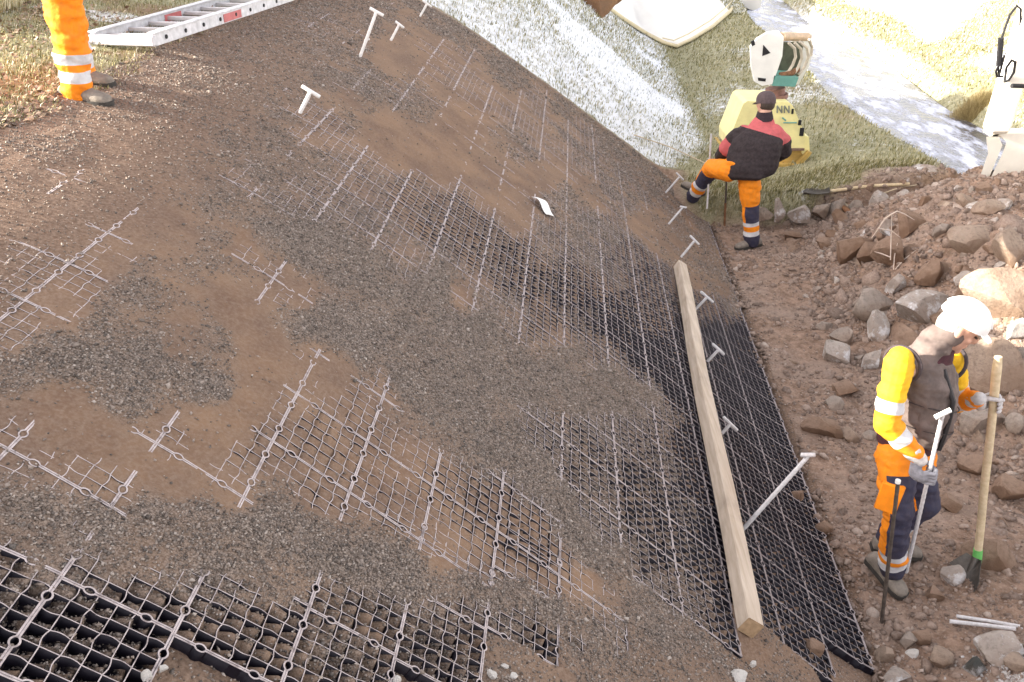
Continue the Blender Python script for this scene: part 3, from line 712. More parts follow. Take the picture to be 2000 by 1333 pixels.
R_TAN = rockmat('tan_rock', (.26, .195, .15), (.46, .375, .30), 0, .5)
R_CLAY = rockmat('clay_crusted_rock', (.21, .14, .10), (.39, .285, .215), 0, .8)
R_DARK = rockmat('dark_rock', (.035, .045, .045), (.10, .115, .11), .5, .1)
R_WHITE = rockmat('white_rock', (.50, .48, .44), (.76, .74, .70), .4, .1)
def rock(px, py, wpx, hpx, mat, lab, seed, depth=1.0, lift=.3, cuts=10, rot=0, Y=None, group=None, cat='rock', name='rock'):
    """a stone whose visible outline is about wpx x hpx round (px, py)"""
    g = G(px, py + hpx * .30) if Y is None else P(px, py, Y)
    z = (g.x * 0 + g.y * cos(PITCH) + (g.z - CH) * -sin(PITCH)); k = z / FPX
    rx = wpx * k / 2 * 1.12; rz = hpx * k / 2 / .95 * 1.1; ry = (rx + rz) / 2 * depth
    r = np.random.default_rng(seed); V = RVV.copy()
    for _ in range(cuts):
        d = r.normal(size=3); d /= np.linalg.norm(d); lim = r.uniform(.40, .74); t = V @ d; V = V - np.maximum(t - lim, 0)[:, None] * d * .99
    a = V[:, 0] * 1.7 + seed; b_ = V[:, 1] * 1.7 + V[:, 2] * 2.1
    V = V * (1 + .05 * fbm(a * 1.2, b_ * 1.2, 4, seed) + .035 * fbm(a * 6, b_ * 6, 3, seed + 9))[:, None]
    V = V / np.abs(V).max(0) * [rx, ry, rz]
    c, s_ = cos(rot), sin(rot); V = np.stack([V[:, 0] * c + V[:, 2] * s_, V[:, 1], -V[:, 0] * s_ + V[:, 2] * c], -1)
    cz = float(HT(g.x, g.y + ry * .3)) + rz * .12 if Y is None else g.z
    if Y is None:      # keep the silhouette on its pixel
        cen = P(px, py, g.y + ry * .35); cz2 = cen.z; cen = Vector((cen.x, cen.y, min(max(cz2, cz - rz * .4), cz + rz * .7)))
    else: cen = g
    me = npmesh(name, V, RFF); smooth(me)
    try: me.set_sharp_from_angle(angle=radians(24))
    except Exception: pass
    o = put(name, me, mat); o.location = cen; return tag(o, lab, cat, group)
RK = [
 (1493, 421, 34, 30, R_GREY, 'first wall stone right of the standing leg, low and rounded'),
 (1521, 412, 20, 44, R_PALE, 'narrow upright stone in the low stone wall behind the trench'),
 (1557, 421, 42, 34, R_PALE, 'rounded pale stone in the middle of the low wall under the turf'),
 (1602, 413, 42, 30, R_GREY, 'flat-topped wall stone between the rounded pale one and the fallen stick'),
 (1635, 408, 26, 42, R_GREY, 'wall stone directly behind the upper end of the brown broken stick'),
 (1674, 412, 34, 44, R_GREY, 'rounded wall stone right of the brown broken stick'),
 (1724, 398, 44, 46, R_PALE, 'large pale angular stone at the right end of the low wall'),
 (1698, 492, 62, 62, R_CLAY, 'clay-crusted boulder left of the dry plant stalks'),
 (1742, 500, 74, 70, R_CLAY, 'clay-crusted boulder directly behind the dry plant stalks'),
 (1660, 486, 70, 50, R_CLAY, 'dark brown boulder sunk in the heap foot nearest the wall'),
 (1775, 440, 54, 50, R_CLAY, 'muddy round boulder high on the heap behind the dry stalks'),
 (1907, 470, 96, 62, R_TAN, 'big rounded tan boulder high on the heap below the excavator bucket'),
 (1978, 492, 60, 76, R_TAN, 'smooth tan boulder at the right edge beside the big rounded one'),
 (1932, 408, 60, 28, R_TAN, 'flat tan slab just below the excavator bucket'),
 (1885, 398, 40, 36, R_TAN, 'small tan stone left of the flat slab under the bucket'),
 (1840, 452, 34, 26, R_GREY, 'small grey stone left of the big rounded tan boulder'),
 (1926, 372, 44, 34, R_CLAY, 'brown lump pressed under the lip of the excavator bucket'),
 (1820, 535, 62, 56, R_CLAY, 'brown wedge-shaped rock above the white helmet'),
 (1747, 560, 36, 50, R_PALE, 'pale pointed stone standing at the left tip of the long broken slab'),
 (1795, 605, 120, 62, R_PALE, 'large pale frosty slab directly left of the white helmet'),
 (1712, 598, 86, 62, R_GREY, 'broad brown-grey boulder above the two upright blocks'),
 (1884, 548, 50, 30, R_PALE, 'small white-tipped stone above the white helmet'),
 (1640, 655, 42, 52, R_GREY, 'upright grey block standing behind the frosty stone at the heap foot'),
 (1641, 691, 62, 44, R_PALE, 'frosty grey stone at the foot of the heap, lowest of the left cluster'),
 (1610, 637, 34, 18, R_GREY, 'thin flat stone sticking out left of the upright grey block'),
 (1709, 645, 46, 66, R_PALE, 'upright rounded block with a frosty left face'),
 (1706, 706, 34, 52, R_PALE, 'pinkish stone with a white frosty patch beside the sunlit sleeve'),
 (1678, 702, 20, 20, R_GREY, 'fist-sized stone between the frosty stone and the pinkish one'),
 (1952, 590, 150, 120, R_TAN, 'huge tan slab behind the white helmet at the right edge'),
 (1984, 648, 50, 56, R_WHITE, 'bright sunlit stone at the right edge beside the helmet'),
 (1950, 722, 130, 104, R_TAN, 'big brown boulder behind the top of the shovel handle'),
 (1912, 822, 92, 56, R_GREY, 'grey angular slab between the worker and the shovel handle'),
 (1986, 832, 40, 50, R_GREY, 'grey stone at the right edge level with the gloved hand'),
 (1612, 832, 84, 52, R_CLAY, 'broad brown clod in the trench, level with the elbow of the sunlit sleeve'),
 (1664, 852, 34, 30, R_TAN, 'mossy tan stone beside the brown clod in the trench'),
 (1652, 760, 50, 36, R_CLAY, 'reddish brown lump below the frosty stone'),
 (1625, 790, 40, 26, R_GREY, 'low grey stone above the broad brown clod'),
 (1934, 1090, 96, 64, R_CLAY, 'brown boulder right behind the green tape on the shovel'),
 (1856, 1122, 52, 44, R_PALE, 'crumbly pale stone on top of the soil beside the shovel blade'),
 (1850, 985, 44, 34, R_CLAY, 'brown stone lump between the worker and the shovel shaft'),
 (1905, 915, 60, 44, R_CLAY, 'brown clod right of the shovel shaft below the grey slab'),
 (1975, 960, 60, 60, R_CLAY, 'rough brown clod at the right edge below the gloved hand'),
 (1822, 1160, 40, 30, R_CLAY, 'clod below the crumbly pale stone'),
 (1548, 460, 50, 22, R_CLAY, 'low muddy lump in front of the low stone wall'),
 (1612, 478, 44, 22, R_CLAY, 'muddy clod in front of the fallen stick'),
 (1591, 1262, 34, 30, R_CLAY, 'small brown stone at the near corner of the black mat'),
 (1774, 1252, 34, 44, R_GREY, 'wedge-shaped grey stone right of the near mat corner'),
 (1796, 1248, 40, 34, R_CLAY, 'round brown clod beside the wedge-shaped grey stone'),
 (1728, 1280, 34, 34, R_TAN, 'rounded tan stone touching the near corner of the mat'),
 (1835, 1290, 44, 50, R_TAN, 'upright tan stone left of the dark frosty one'),
 (1903, 1302, 40, 40, R_DARK, 'dark greenish frosty stone at the lower right'),
 (1782, 1278, 24, 16, R_WHITE, 'small whitish stone below the wedge-shaped grey one'),
 (1745, 1322, 60, 30, R_PALE, 'pale stone cut by the lower edge, right of the mat corner'),
 (1437, 1327, 52, 28, R_WHITE, 'bright white broken stone at the bottom edge below the timber'),
 (1470, 1298, 14, 12, R_WHITE, 'small pinkish white chip just below the timber end'),
 (1962, 1272, 96, 56, R_PALE, 'large frosty grey lump of rubble at the lower right edge'),
 (1988, 1300, 60, 50, R_TAN, 'tan stone in the lower right corner'),
 (1560, 965, 30, 20, R_CLAY, 'small clod beside the middle of the mat toe'),
 (1612, 1030, 40, 24, R_CLAY, 'clod beside the mat toe left of the worker boots'),
 (1700, 850, 26, 26, R_GREY, 'grey pebble left of the worker hip'),
]
for i, (px, py, w_, h_, mt, lab) in enumerate(RK):
    if i < 7: rock(px, py, w_ * 1.05, h_ * 1.05, mt, lab, 300 + i, depth=.9, rot=RNG.uniform(-.15, .15), Y=9.93)
    else: rock(px, py, w_, h_, mt, lab, 300 + i, depth=.9, rot=RNG.uniform(-.25, .25))
# a row of white frosted lumps by the near edge of the mat
for k, (px, py, w_) in enumerate([(290, 1320, 26), (318, 1306, 18), (960, 1318, 20), (985, 1302, 16), (1002, 1322, 18), (774, 1328, 18)]):
    rock(px, py, w_, w_ * .8, R_WHITE, ['frosty white lump', 'smaller frosty white lump', 'frosty white pebble', 'small frosty chip', 'icy white stone', 'white frosted stone'][k] + ' ' + ['in the lower left, below the first step of the mat', 'right above the lower left frosty lump', 'under the second step of the mat edge', 'highest of the frosty chips under the mat corner', 'rightmost of the frosty stones under the mat corner', 'at the bottom edge under the mat step left of centre'][k], 500 + k)

# ------------------------------------------------------------------ PEOPLE
ORA = (.88, .27, .012); NAVY = (.040, .040, .072); REFL = (.60, .60, .62)
def bandmat(name, stopsA, stopsB=None, thr=.5, rough=.75):
    q = NT(name, rough, .25); A = q.sep(q.att('mask').outputs['Color'])
    c = q.ramp(A[0], stopsA, 'CONSTANT')
    if stopsB:
        d = q.ramp(A[0], stopsB, 'CONSTANT'); f = q.math('GREATER_THAN', A[1], thr); c = q.mix(f, c, d)
    n = q.noise(28, 4); c = q.mix(q.ramp(n, [(.4, (0, 0, 0)), (.75, (.22, .22, .22))]), c, (.14, .10, .08)); q.col(c); q.bump(q.noise(11, 5, None, .65), .45, .02); return q.m
M_SKIN = simple('skin', (.52, .30, .22), .55, .08, 20)
M_GLOVE = simple('grey_work_glove', (.26, .26, .29), .85, .25, 50); M_GLOVEP = simple('pale_work_glove', (.52, .50, .50), .85, .2, 50)
M_BOOT = simple('dusty_work_shoe', (.22, .19, .16), .85, .25, 30, .2, 0, .5); M_SOLE = simple('shoe_sole', (.05, .045, .04), .8, .2, 30)
M_HAIR = simple('hair', (.06, .045, .035), .8, .3, 60)
def limb_t(co, pts):
    pts = [np.array(p) for p in pts]; L = [np.linalg.norm(pts[i + 1] - pts[i]) for i in range(len(pts) - 1)]; T = sum(L)
    best = np.full(len(co), 1e9); tt = np.zeros(len(co)); foot = np.zeros_like(co); acc = 0
    for i, l in enumerate(L):
        d = (pts[i + 1] - pts[i]) / l; a = (co - pts[i]) @ d; a = np.clip(a, 0 if i else -1, l if i < len(L) - 1 else l + 1); q = pts[i] + a[:, None] * d; dd = np.linalg.norm(co - q, axis=1)
        k = dd < best; best[k] = dd[k]; tt[k] = (acc + a[k]) / T; foot[k] = q[k]; acc += l
    return tt, best, foot
def paint_limbs(o, limbs, front=None):
    me = o.data; co = coords(me).astype(float); B = np.full(len(co), 1e9); T = np.zeros(len(co)); Fr = np.zeros(len(co))
    for i, pts in enumerate(limbs):
        t, d, ft = limb_t(co, pts); k = d < B; B[k] = d[k]; T[k] = t[k]
        if front is not None:
            f = front[i] if isinstance(front, list) else front
            rel = co - ft; rel /= np.maximum(np.linalg.norm(rel, axis=1, keepdims=True), 1e-6); Fr[k] = (rel @ np.array(f))[k] * .5 + .5
    attr(me, 'mask', np.stack([np.clip(T, 0, 1), Fr, 0 * T], -1))
def wrinkle(amp, seed, sc=7.0, ax=(1, 1, .45)):
    def f(co):
        a = co[:, 0] * ax[0] + co[:, 1] * .6 * ax[1]; b = co[:, 2] / ax[2] + co[:, 0] * .5
        return amp * (fbm(a * sc, b * sc, 3, seed) - .1) + amp * .5 * fbm(co[:, 1] * sc * 2, co[:, 2] * sc * 3, 2, seed + 5)
    return f
def basis(up, fw):
    up = up.normalized(); fw = (fw - up * fw.dot(up)).normalized(); return up, fw, fw.cross(up)     # right-hand side
def head_parts(m, c, up, fw, nb):
    up, fw, rt = basis(up, fw)
    m.ell(c + up * .025 - fw * .008, rt * .078, fw * .098, up * .100); m.ell(c - up * .045 + fw * .018, rt * .060, fw * .072, up * .075)
    m.sph(c - up * .098 + fw * .062, .026); m.ell(c - up * .012 + fw * .098, rt * .014, fw * .022, up * .026); m.ell(c + up * .030 + fw * .080, rt * .048, fw * .014, up * .012)
    m.ell(c - up * .060 + fw * .086, rt * .024, fw * .010, up * .009); m.sph(c - up * .018 + fw * .062 + rt * .038, .022); m.sph(c - up * .018 + fw * .062 - rt * .038, .022)
    for s_ in (-1, 1): m.ell(c + rt * s_ * .080 - up * .008 - fw * .008, rt * .010, fw * .020, up * .032)
    m.chain([c - up * .06 - fw * .02, nb], [.054, .060])
def shoe(m, an, toe, wd=.047):
    """one low work shoe from the ankle joint to the toe cap, sole on the ground"""
    d = toe - an; dn = Vector((d.x, d.y, d.z * .25)).normalized(); s_ = dn.cross(Vector((0, 0, 1))).normalized(); up = s_.cross(dn)
    L_ = .29; heel = toe - dn * L_; z0 = -.0
    prof_ = [(0, .040, .060, .045), (.03, .043, .085, .05), (.08, .042, .105, .055), (.13, .043, .085, .05), (.19, .050, .062, .04), (.24, .050, .052, .035), (.275, .040, .042, .03), (.29, .020, .026, .02)]
    R = []
    for x_, w_, h_, c_ in prof_:
        ct = heel + dn * x_; R.append([ct + s_ * (w_ * cos(a)) + up * (h_ * (.5 + .5 * sin(a)) if sin(a) > -.3 else .0) for a in [2 * pi * k / 14 for k in range(14)]])
    m.loft(R)
def sole(m, toe, an):
    d = toe - an; dn = Vector((d.x, d.y, d.z * .25)).normalized(); s_ = dn.cross(Vector((0, 0, 1))).normalized(); up = s_.cross(dn); heel = toe - dn * .29; R = []
    for x_, w_ in ((-.004, .03), (.01, .044), (.08, .044), (.14, .046), (.2, .053), (.25, .052), (.285, .038), (.296, .018)):
        ct = heel + dn * x_; R.append([ct + s_ * w_ + up * .012, ct - s_ * w_ + up * .012, ct - s_ * w_ - up * .014, ct + s_ * w_ - up * .014])
    m.loft(R)
def hand(m, wrist, grip, rd, rr, flip=1, sc=1.0):
    to = (grip - wrist); to = (to - rd * to.dot(rd)).normalized(); s_ = rd.cross(to).normalized() * flip
    def q(a, b, w_): return grip + to * a * sc + s_ * b * sc + rd * w_ * sc
    R = rr + .010
    m.ell(q(-.034, R + .008, 0), to * .050, s_ * .019, rd * .043); m.chain([wrist, q(-.055, R, 0)], [.030, .030])
    for k, w_ in enumerate((-.031, -.010, .011, .031)):
        e = [.9, 1.0, .97, .82][k]
        m.chain([q(-.008, R + .006, w_), q(.018 * e + rr, R * .9, w_), q(.016 * e + rr, -.004, w_), q(.008, -R * e, w_), q(-.014 * e, -R * .95, w_)], [.0125, .0115, .011, .0105, .0095], 8)
    m.chain([q(-.06, R, .03), q(-.045, 0, .042), q(-.026, -R - .004, .040), q(-.002, -R - .012, .034)], [.015, .0135, .012, .0105], 8)
def torso_loft(m, secs):
    """secs: centre, right half-vector, front half-vector"""
    R = []
    for c, a, b in secs: R.append([c + a * (math.copysign(abs(cos(t)) ** .85, cos(t))) + b * (math.copysign(abs(sin(t)) ** .85, sin(t))) for t in [2 * pi * k / 20 for k in range(20)]])
    m.loft(R)
def T(a, b, t): return a + (b - a) * t
def T2(a, b): return a + (b - a) * .5 - Vector((0, 0, .05))

# ---- the man in the white helmet -------------------------------------------------
fN = G(1752, 1158); fF = G(1775, 1092)
YN, YF = fN.y, fF.y
J = dict(hipR=P(1752, 893, YN + .05), kneR=P(1754, 1000, YN - .06), ankR=P(1741, 1112, YN + .05), hipL=P(1790, 890, YF - .02), kneL=P(1806, 985, YF - .06), ankL=P(1735, 1052, YF + .03),
         pel=P(1770, 872, (YN + YF) / 2), che=P(1800, 745, YN + .12), nb=P(1838, 668, YN + .13), head=P(1872, 641, YN + .12),
         shR=P(1757, 708, YN - .05), elR=P(1731, 826, YN - .12), wrR=P(1793, 893, YN - .16), shL=P(1858, 705, YN + .30), elL=P(1872, 785, YN + .36), wrL=P(1912, 779, YN + .20))
TOEN = P(1768, 1158, fN.y - .06); TOEN.z = float(HT(TOEN.x, TOEN.y)) + .018
TOEF = P(1797, 1094, fF.y + .0); TOEF.z = float(HT(TOEF.x, TOEF.y)) + .018
W2 = empty('person', Vector((fN.x, fN.y, fN.z)), 'worker in white helmet, brown vest and hi-vis sleeves holding a shovel and a rod', 'person')
m = MB(); up = (J['head'] - J['nb']).normalized(); hfw = Vector((.86, -.30, -.50)); hup = Vector((.42, -.10, .86))
head_parts(m, J['head'], hup, hfw, J['nb']); m.chain([J['nb'], J['che'], J['pel']], [.062, .08, .09]); m.chain([J['nb'] - Vector((0, 0, .13)), J['shR'] - Vector((0, 0, .07)), J['elR'], J['wrR']], [.05, .03, .030, .026]); m.chain([J['nb'] - Vector((0, 0, .13)), J['shL'] - Vector((0, 0, .07)), J['elL'], J['wrL']], [.05, .03, .030, .026])
m.chain([J['pel'], J['hipR'], J['kneR'], J['ankR']], [.12, .08, .055, .04]); m.chain([J['pel'], J['hipL'], J['kneL'], J['ankL']], [.12, .08, .055, .04])
m.skin('body', M_SKIN, W2, .007, 4)
u_, f_, r_ = basis(hup, hfw)
m = MB()
for s_ in (-1, 1): m.ell(J['head'] + u_ * .012 + f_ * .087 + r_ * s_ * .032, r_ * .014, f_ * .008, u_ * .006, 10, 6); m.ell(J['head'] + u_ * .032 + f_ * .094 + r_ * s_ * .032, r_ * .020, f_ * .005, u_ * .005, 10, 6)
m.build('eyes_and_brows', M_HAIR, W2)
m = MB(); m.ell(J['head'] - u_ * .0 - f_ * .035, r_ * .083, f_ * .075, u_ * .085); m.skin('hair', simple('grey_hair', (.42, .40, .38), .9, .2, 80), W2, .008, 3)
# helmet
hc = J['head'] + u_ * .045 - f_ * .004; R = []
for k in range(12):
    t = k / 11 * pi / 2; R.append([hc + u_ * (.108 * sin(t)) + (r_ * cos(a) * .108 + f_ * sin(a) * .128) * max(cos(t) ** .75, .02) * (1 + .012 * cos(6 * a) * sin(t)) for a in [2 * pi * j / 32 for j in range(32)]])
m = MB(); m.loft(R)
M_HELM = simple('white_helmet_shell', (.80, .80, .79), .35, .03, 20, .5); HEL = m.build('helmet', M_HELM, W2)
m = MB(); R = []
for k in range(9):
    x_ = -.07 + .14 * k / 8; fy = .105 + .062 * math.sqrt(max(0, 1 - (x_ / .085) ** 2)); R.append([hc + r_ * x_ + f_ * (.09 if abs(x_) < .06 else .085) + u_ * .006, hc + r_ * x_ + f_ * fy - u_ * .012, hc + r_ * x_ + f_ * fy - u_ * .016, hc + r_ * x_ + f_ * .085 - u_ * .002])
m.loft(R); m.build('visor', M_HELM, HEL)
m = MB()
for s_ in (-.35, 0, .35):
    pts = [hc + u_ * (.111 * sin(t)) + f_ * (.130 * cos(t)) + r_ * s_ * .06 for t in [pi * (.12 + .76 * j / 12) for j in range(13)]]; m.tube(pts, .006, 6)
m.build('shell_ridge', M_HELM, HEL)
# trousers
fw2 = Vector((.88, -.47, 0)).normalized()
m = MB(); rt2 = fw2.cross(Vector((0, 0, 1)))
torso_loft(m, [(J['pel'] + Vector((0, 0, .07)), rt2 * .165, fw2 * .125), (J['pel'], rt2 * .18, fw2 * .14), (T(J['hipR'], J['hipL'], .5) - Vector((0, 0, .06)), rt2 * .17, fw2 * .13)])
hemR = J['ankR'] + Vector((0, 0, .01)); hemL = J['ankL'] + Vector((0, 0, .03))
m.chain([J['hipR'], T(J['hipR'], J['kneR'], .5), J['kneR'], T(J['kneR'], hemR, .5), hemR], [.105, .098, .082, .078, .074], 14)
m.chain([J['hipL'], T(J['hipL'], J['kneL'], .5), J['kneL'], T(J['kneL'], hemL, .5), hemL], [.105, .095, .08, .074, .070], 14)
O = ORA; N_ = NAVY; Rf = REFL
MT2 = bandmat('hivis_trousers_white_helmet', [(0, O), (.70, O), (.765, Rf), (.82, O), (.865, Rf), (.93, N_)], [(0, O), (.10, N_), (.70, N_), (.765, Rf), (.82, O), (.865, Rf), (.93, N_)], .42)
o = m.skin('trousers', MT2, W2, .008, 3, wrinkle(.018, 11, 8)); paint_limbs(o, [[J['hipR'], J['kneR'], hemR], [J['hipL'], J['kneL'], hemL]], [Vector((.72, -.70, 0)).normalized(), Vector((.8, -.6, 0)).normalized()])
# cargo pocket on the thigh
m = MB(); c = T(J['hipR'], J['kneR'], .62) + Vector((-.062, -.055, 0)); m.box(c, Vector((.045, -.035, 0)), Vector((.012, .016, 0)), Vector((.01, 0, .085)), .008); m.build('cargo_pocket', simple('orange_pocket', ORA, .8, .12, 20), W2)
# vest (open at the front, brown) and dark jersey under it
M_VEST = simple('brown_vest', (.135, .104, .094), .75, .3, 14, .3, 0, .9); M_JERS = simple('maroon_jersey', (.060, .022, .028), .85, .25, 30)
sh = (J['shL'] - J['shR']).normalized(); tfw = Vector((0, 0, 1)).cross(sh); tfw = -tfw if tfw.x < 0 else tfw; tfw.normalize()
ce = T(J['shR'], J['shL'], .5)
def tsec(t, rw, fd, df=0): c = T(J['pel'], ce, t) + tfw * df; return (c, sh * rw, tfw * fd)
m = MB(); torso_loft(m, [tsec(-.02, .175, .145), tsec(.2, .18, .15), tsec(.5, .185, .16), tsec(.8, .185, .15), tsec(.98, .14, .115), (J['nb'] - Vector((0, 0, .02)), sh * .075, tfw * .075)])
m.skin('jersey', M_JERS, W2, .010, 4, wrinkle(.006, 17))
m = MB(); torso_loft(m, [tsec(.13, .192, .172, .0), tsec(.3, .200, .178, .01), tsec(.55, .205, .188, .01), tsec(.82, .205, .170), tsec(1.0, .185, .130), tsec(1.1, .12, .10), (J['nb'] + Vector((0, 0, .035)), sh * .088, tfw * .095)])
m.skin('vest', M_VEST, W2, .008, 2, wrinkle(.022, 19, 10, (1, 1, .8)))
m = MB(); cn = J['nb'] + Vector((.0, 0, .03)); R = []
for k in range(4):
    rr = [.082, .088, .084, .076][k]; R.append([cn + (J['head'] - J['nb']).normalized() * (-.03 + .028 * k) + sh * rr * cos(a) + tfw * rr * 1.1 * sin(a) for a in [2 * pi * j / 20 for j in range(20)]])
m.loft(R, cap=False); m.build('collar', M_VEST, W2)
m = MB(); pts = [T(J['pel'], ce, .15 + .85 * k / 12) + tfw * (.185 + .012 * sin(k * .3)) * (1 if k < 9 else 1 - .10 * (k - 8)) + sh * .01 for k in range(13)]; m.tube([p_ - sh * .045 for p_ in pts], .013, 6); m.build('zip', simple('vest_zip', (.03, .028, .03), .6, .2, 30), W2)
m = MB(); c = T(J['pel'], ce, .42) + tfw * .135 - sh * .135; m.box(c, (tfw * .6 + sh * .7).normalized() * .055, (tfw * .7 - sh * .6).normalized() * .012, Vector((0, 0, .07)), .008); m.build('vest_pocket', M_VEST, W2)
for sp, sg in (('shR', -1), ('shL', 1)):
    c = J[sp] - sh * sg * (-.0) + Vector((0, 0, -.01)); ax0 = (J['el' + sp[-1]] - J[sp]).normalized(); a0 = (sh * sg - ax0 * (sh * sg).dot(ax0)).normalized(); nn_ = (sh * sg * .8 + ax0 * .3).normalized(); e1 = nn_.orthogonal().normalized(); e2 = nn_.cross(e1)
    m = MB(); m.tube([c - sh * sg * .035 + (e1 * cos(t_) + e2 * sin(t_)) * .092 for t_ in [2 * pi * k / 24 for k in range(25)]], .010, 6); m.build('armhole_trim', simple('vest_trim', (.055, .042, .045), .8, .2, 30), W2)
for t0_, wd_ in ((.34, .0), (.60, .0)):
    m = MB(); cc, aa, bb = tsec(t0_, .207, .190, .012); m.tube([cc + aa * cos(t_) + bb * sin(t_) for t_ in [pi * (.06 + .88 * k / 20) for k in range(21)]], .0035, 5); m.build('vest_seam', simple('vest_seam_thread', (.05, .04, .04), .8, .2, 30), W2)
# sleeves
MS2 = bandmat('hivis_sleeves', [(0, (.84, .50, .02)), (.34, REFL), (.46, (.86, .38, .015)), (.70, REFL), (.82, ORA)])  # orange turned yellower up the arm: sunlight put into the sleeve colour
wR = T(J['elR'], J['wrR'], .92); wL = T(J['elL'], J['wrL'], .86)
for nm, pts in (('sleeve', [J['shR'], J['elR'], wR]), ('sleeve', [J['shL'], J['elL'], wL])):
    m = MB(); m.chain([pts[0], T(pts[0], pts[1], .5), pts[1], T(pts[1], pts[2], .5), pts[2]], [.076, .072, .062, .056, .047], 14); o = m.skin(nm, MS2, W2, .007, 2, wrinkle(.010, 23, 10, (1, 1, .35))); paint_limbs(o, [pts])
# boots
for an, toe in ((J['ankR'], TOEN), (J['ankL'], TOEF)):
    m = MB(); shoe(m, an, toe); b_ = m.skin('work_shoe', M_BOOT, W2, .007, 2); m = MB(); sole(m, toe, an); m.build('sole', M_SOLE, b_)
# T rod in his right hand
rb = P(1770, 1118, YN + .02); rt_ = P(1842, 806, YN - .28)
gr = T(rb, rt_, .655); rd = (rt_ - rb).normalized()
ROD = empty('t_stake', rb, 'galvanised T stake held in the right hand of the man in the white helmet', 'stake', 'steel T stakes pinning the mat')
m = MB(); pts = [T(rb, rt_, k / 60) for k in range(61)]; m.tube(pts, [.0115 if k % 2 else .0100 for k in range(61)], 8); m.build('rod', M_GALV, ROD)
m = MB(); m.tube([P(1826, 816, YN - .28), P(1857, 801, YN - .28)], .0125, 10); m.build('cross_bar', M_WHITEROD, ROD)
m = MB(); hand(m, T(J['elR'], J['wrR'], 1.0), gr, rd, .012, -1, 1.12); m.skin('glove', M_GLOVE, W2, .0045, 2)
m = MB(); m.chain([T(J['elR'], J['wrR'], .80), T(J['elR'], J['wrR'], 1.08)], [.050, .036], 12); m.skin('glove_cuff', M_GLOVEP, W2, .007, 2)
# shovel
sb = G(1908, 1112); sb = P(1908, 1095, sb.y); stp = P(1950, 697, sb.y + .12)
SH = empty('shovel', sb, 'shovel standing upright, pale wooden handle, green tape above the dark blade', 'shovel')
m = MB(); n = 24; m.tube([T(sb, stp, k / n) + Vector((.0015 * sin(k * .5), 0, 0)) for k in range(n + 1)], [.0225] * 20 + [.024, .0245, .025, .0245, .020], 12); m.build('handle', M_HANDLE, SH)
m = MB(); m.tube([T(sb, stp, -.005), T(sb, stp, .03), T(sb, stp, .06)], [.027, .0265, .0255], 12); m.build('tape', M_GREEN, SH)
bl_ = P(1868, 1162, sb.y - .10); bd = (bl_ - sb).normalized(); bs = Vector((.25, -.95, .15)); bs = (bs - bd * bs.dot(bd)).normalized(); bn = bd.cross(bs); R = []; L_ = .34
for k in range(11):
    t = k / 10; wd = .055 + .075 * min(1, t * 2.5) if t < .6 else .13 * math.sqrt(max(.02, 1 - ((t - .6) / .42) ** 2)); ct = sb + bd * (L_ * t - .01); row = []
    for j in range(9): s_ = -1 + j / 4; row.append(ct + bs * wd * s_ + bn * (.035 * s_ * s_ * (1 - t * .3) + .02 * sin(t * pi)))
    R.append(row + [p + bn * .003 for p in reversed(row)])
m = MB(); m.loft(R); m.tube([T(sb, stp, .02), sb + bd * .10], [.026, .018], 10); m.build('blade', M_STEELD, SH)
gl = T(sb, stp, .785); rd = (stp - sb).normalized()
m = MB(); hand(m, J['wrL'], gl, rd, .024, 1, 1.12); m.skin('glove', M_GLOVEP, W2, .0045, 2)
m = MB(); m.chain([T(J['elL'], J['wrL'], .72), T(J['elL'], J['wrL'], 1.03)], [.048, .036], 12); m.skin('glove_cuff', M_GLOVEP, W2, .007, 2)
# dark rod standing in front of his leg
stake(G(1722, 1214), (1754, 942), None, .0105, 'thin dark rod with a white tip before the leg of the man in the helmet', M_DARKROD, 'steel_rod', None, .05, None, None, 'rod')
o = bpy.data.objects['steel_rod']; tp = P(1754, 940, G(1722, 1214).y + .02); m = MB(); m.tube([tp - Vector((0, 0, .012)), tp + Vector((0, 0, .006))], .0135, 10); m.build('tip', M_WHITEROD, o)
# ---- the man in the red and black jacket -------------------------------------------
g1 = G(1462, 486); g2 = G(1352, 398); Y1 = g1.y; Y2 = g2.y
K = dict(hipR=P(1463, 338, Y1 + .04), kneR=P(1466, 404, Y1 + .02), ankR=P(1468, 470, Y1 + .02), hipL=P(1425, 333, Y1 + .08), kneL=P(1391, 328, Y1 + .42), ankL=P(1352, 386, Y2 + .05),
         pel=P(1447, 322, Y1 + .06), che=P(1478, 262, Y1 + .14), nb=P(1493, 228, Y1 + .20), head=P(1495, 203, Y1 + .26),
         shL=P(1448, 252, Y1 + .22), elL=P(1421, 290, Y1 + .30), wrL=P(1404, 312, Y1 + .50), shR=P(1523, 254, Y1 + .08), elR=P(1532, 298, Y1 + .14), wrR=P(1500, 318, Y1 + .40))
W1 = empty('person', g1, 'worker from behind in red and black jacket and dark cap, one foot up the slope', 'person')
hup = Vector((.0, .25, 1)); hfw = Vector((-.42, .86, -.40))
m = MB(); head_parts(m, K['head'], hup, hfw, K['nb']); m.chain([K['nb'], T2(K['nb'], K['che']), K['che'], K['pel']], [.058, .06, .08, .09])
for s_ in 'LR': m.chain([K['nb'] - Vector((0, 0, .16)), K['sh' + s_] - Vector((0, 0, .11)) + (K['che'] - K['sh' + s_]) * .35, K['el' + s_], K['wr' + s_]], [.05, .03, .03, .03]); m.chain([K['pel'], K['hip' + s_], K['kne' + s_], K['ank' + s_]], [.11, .08, .055, .04])
m.skin('body', M_SKIN, W1, .008, 4)
u_, f_, r_ = basis(hup, hfw); hc = K['head'] + u_ * .035 - f_ * .006; R = []
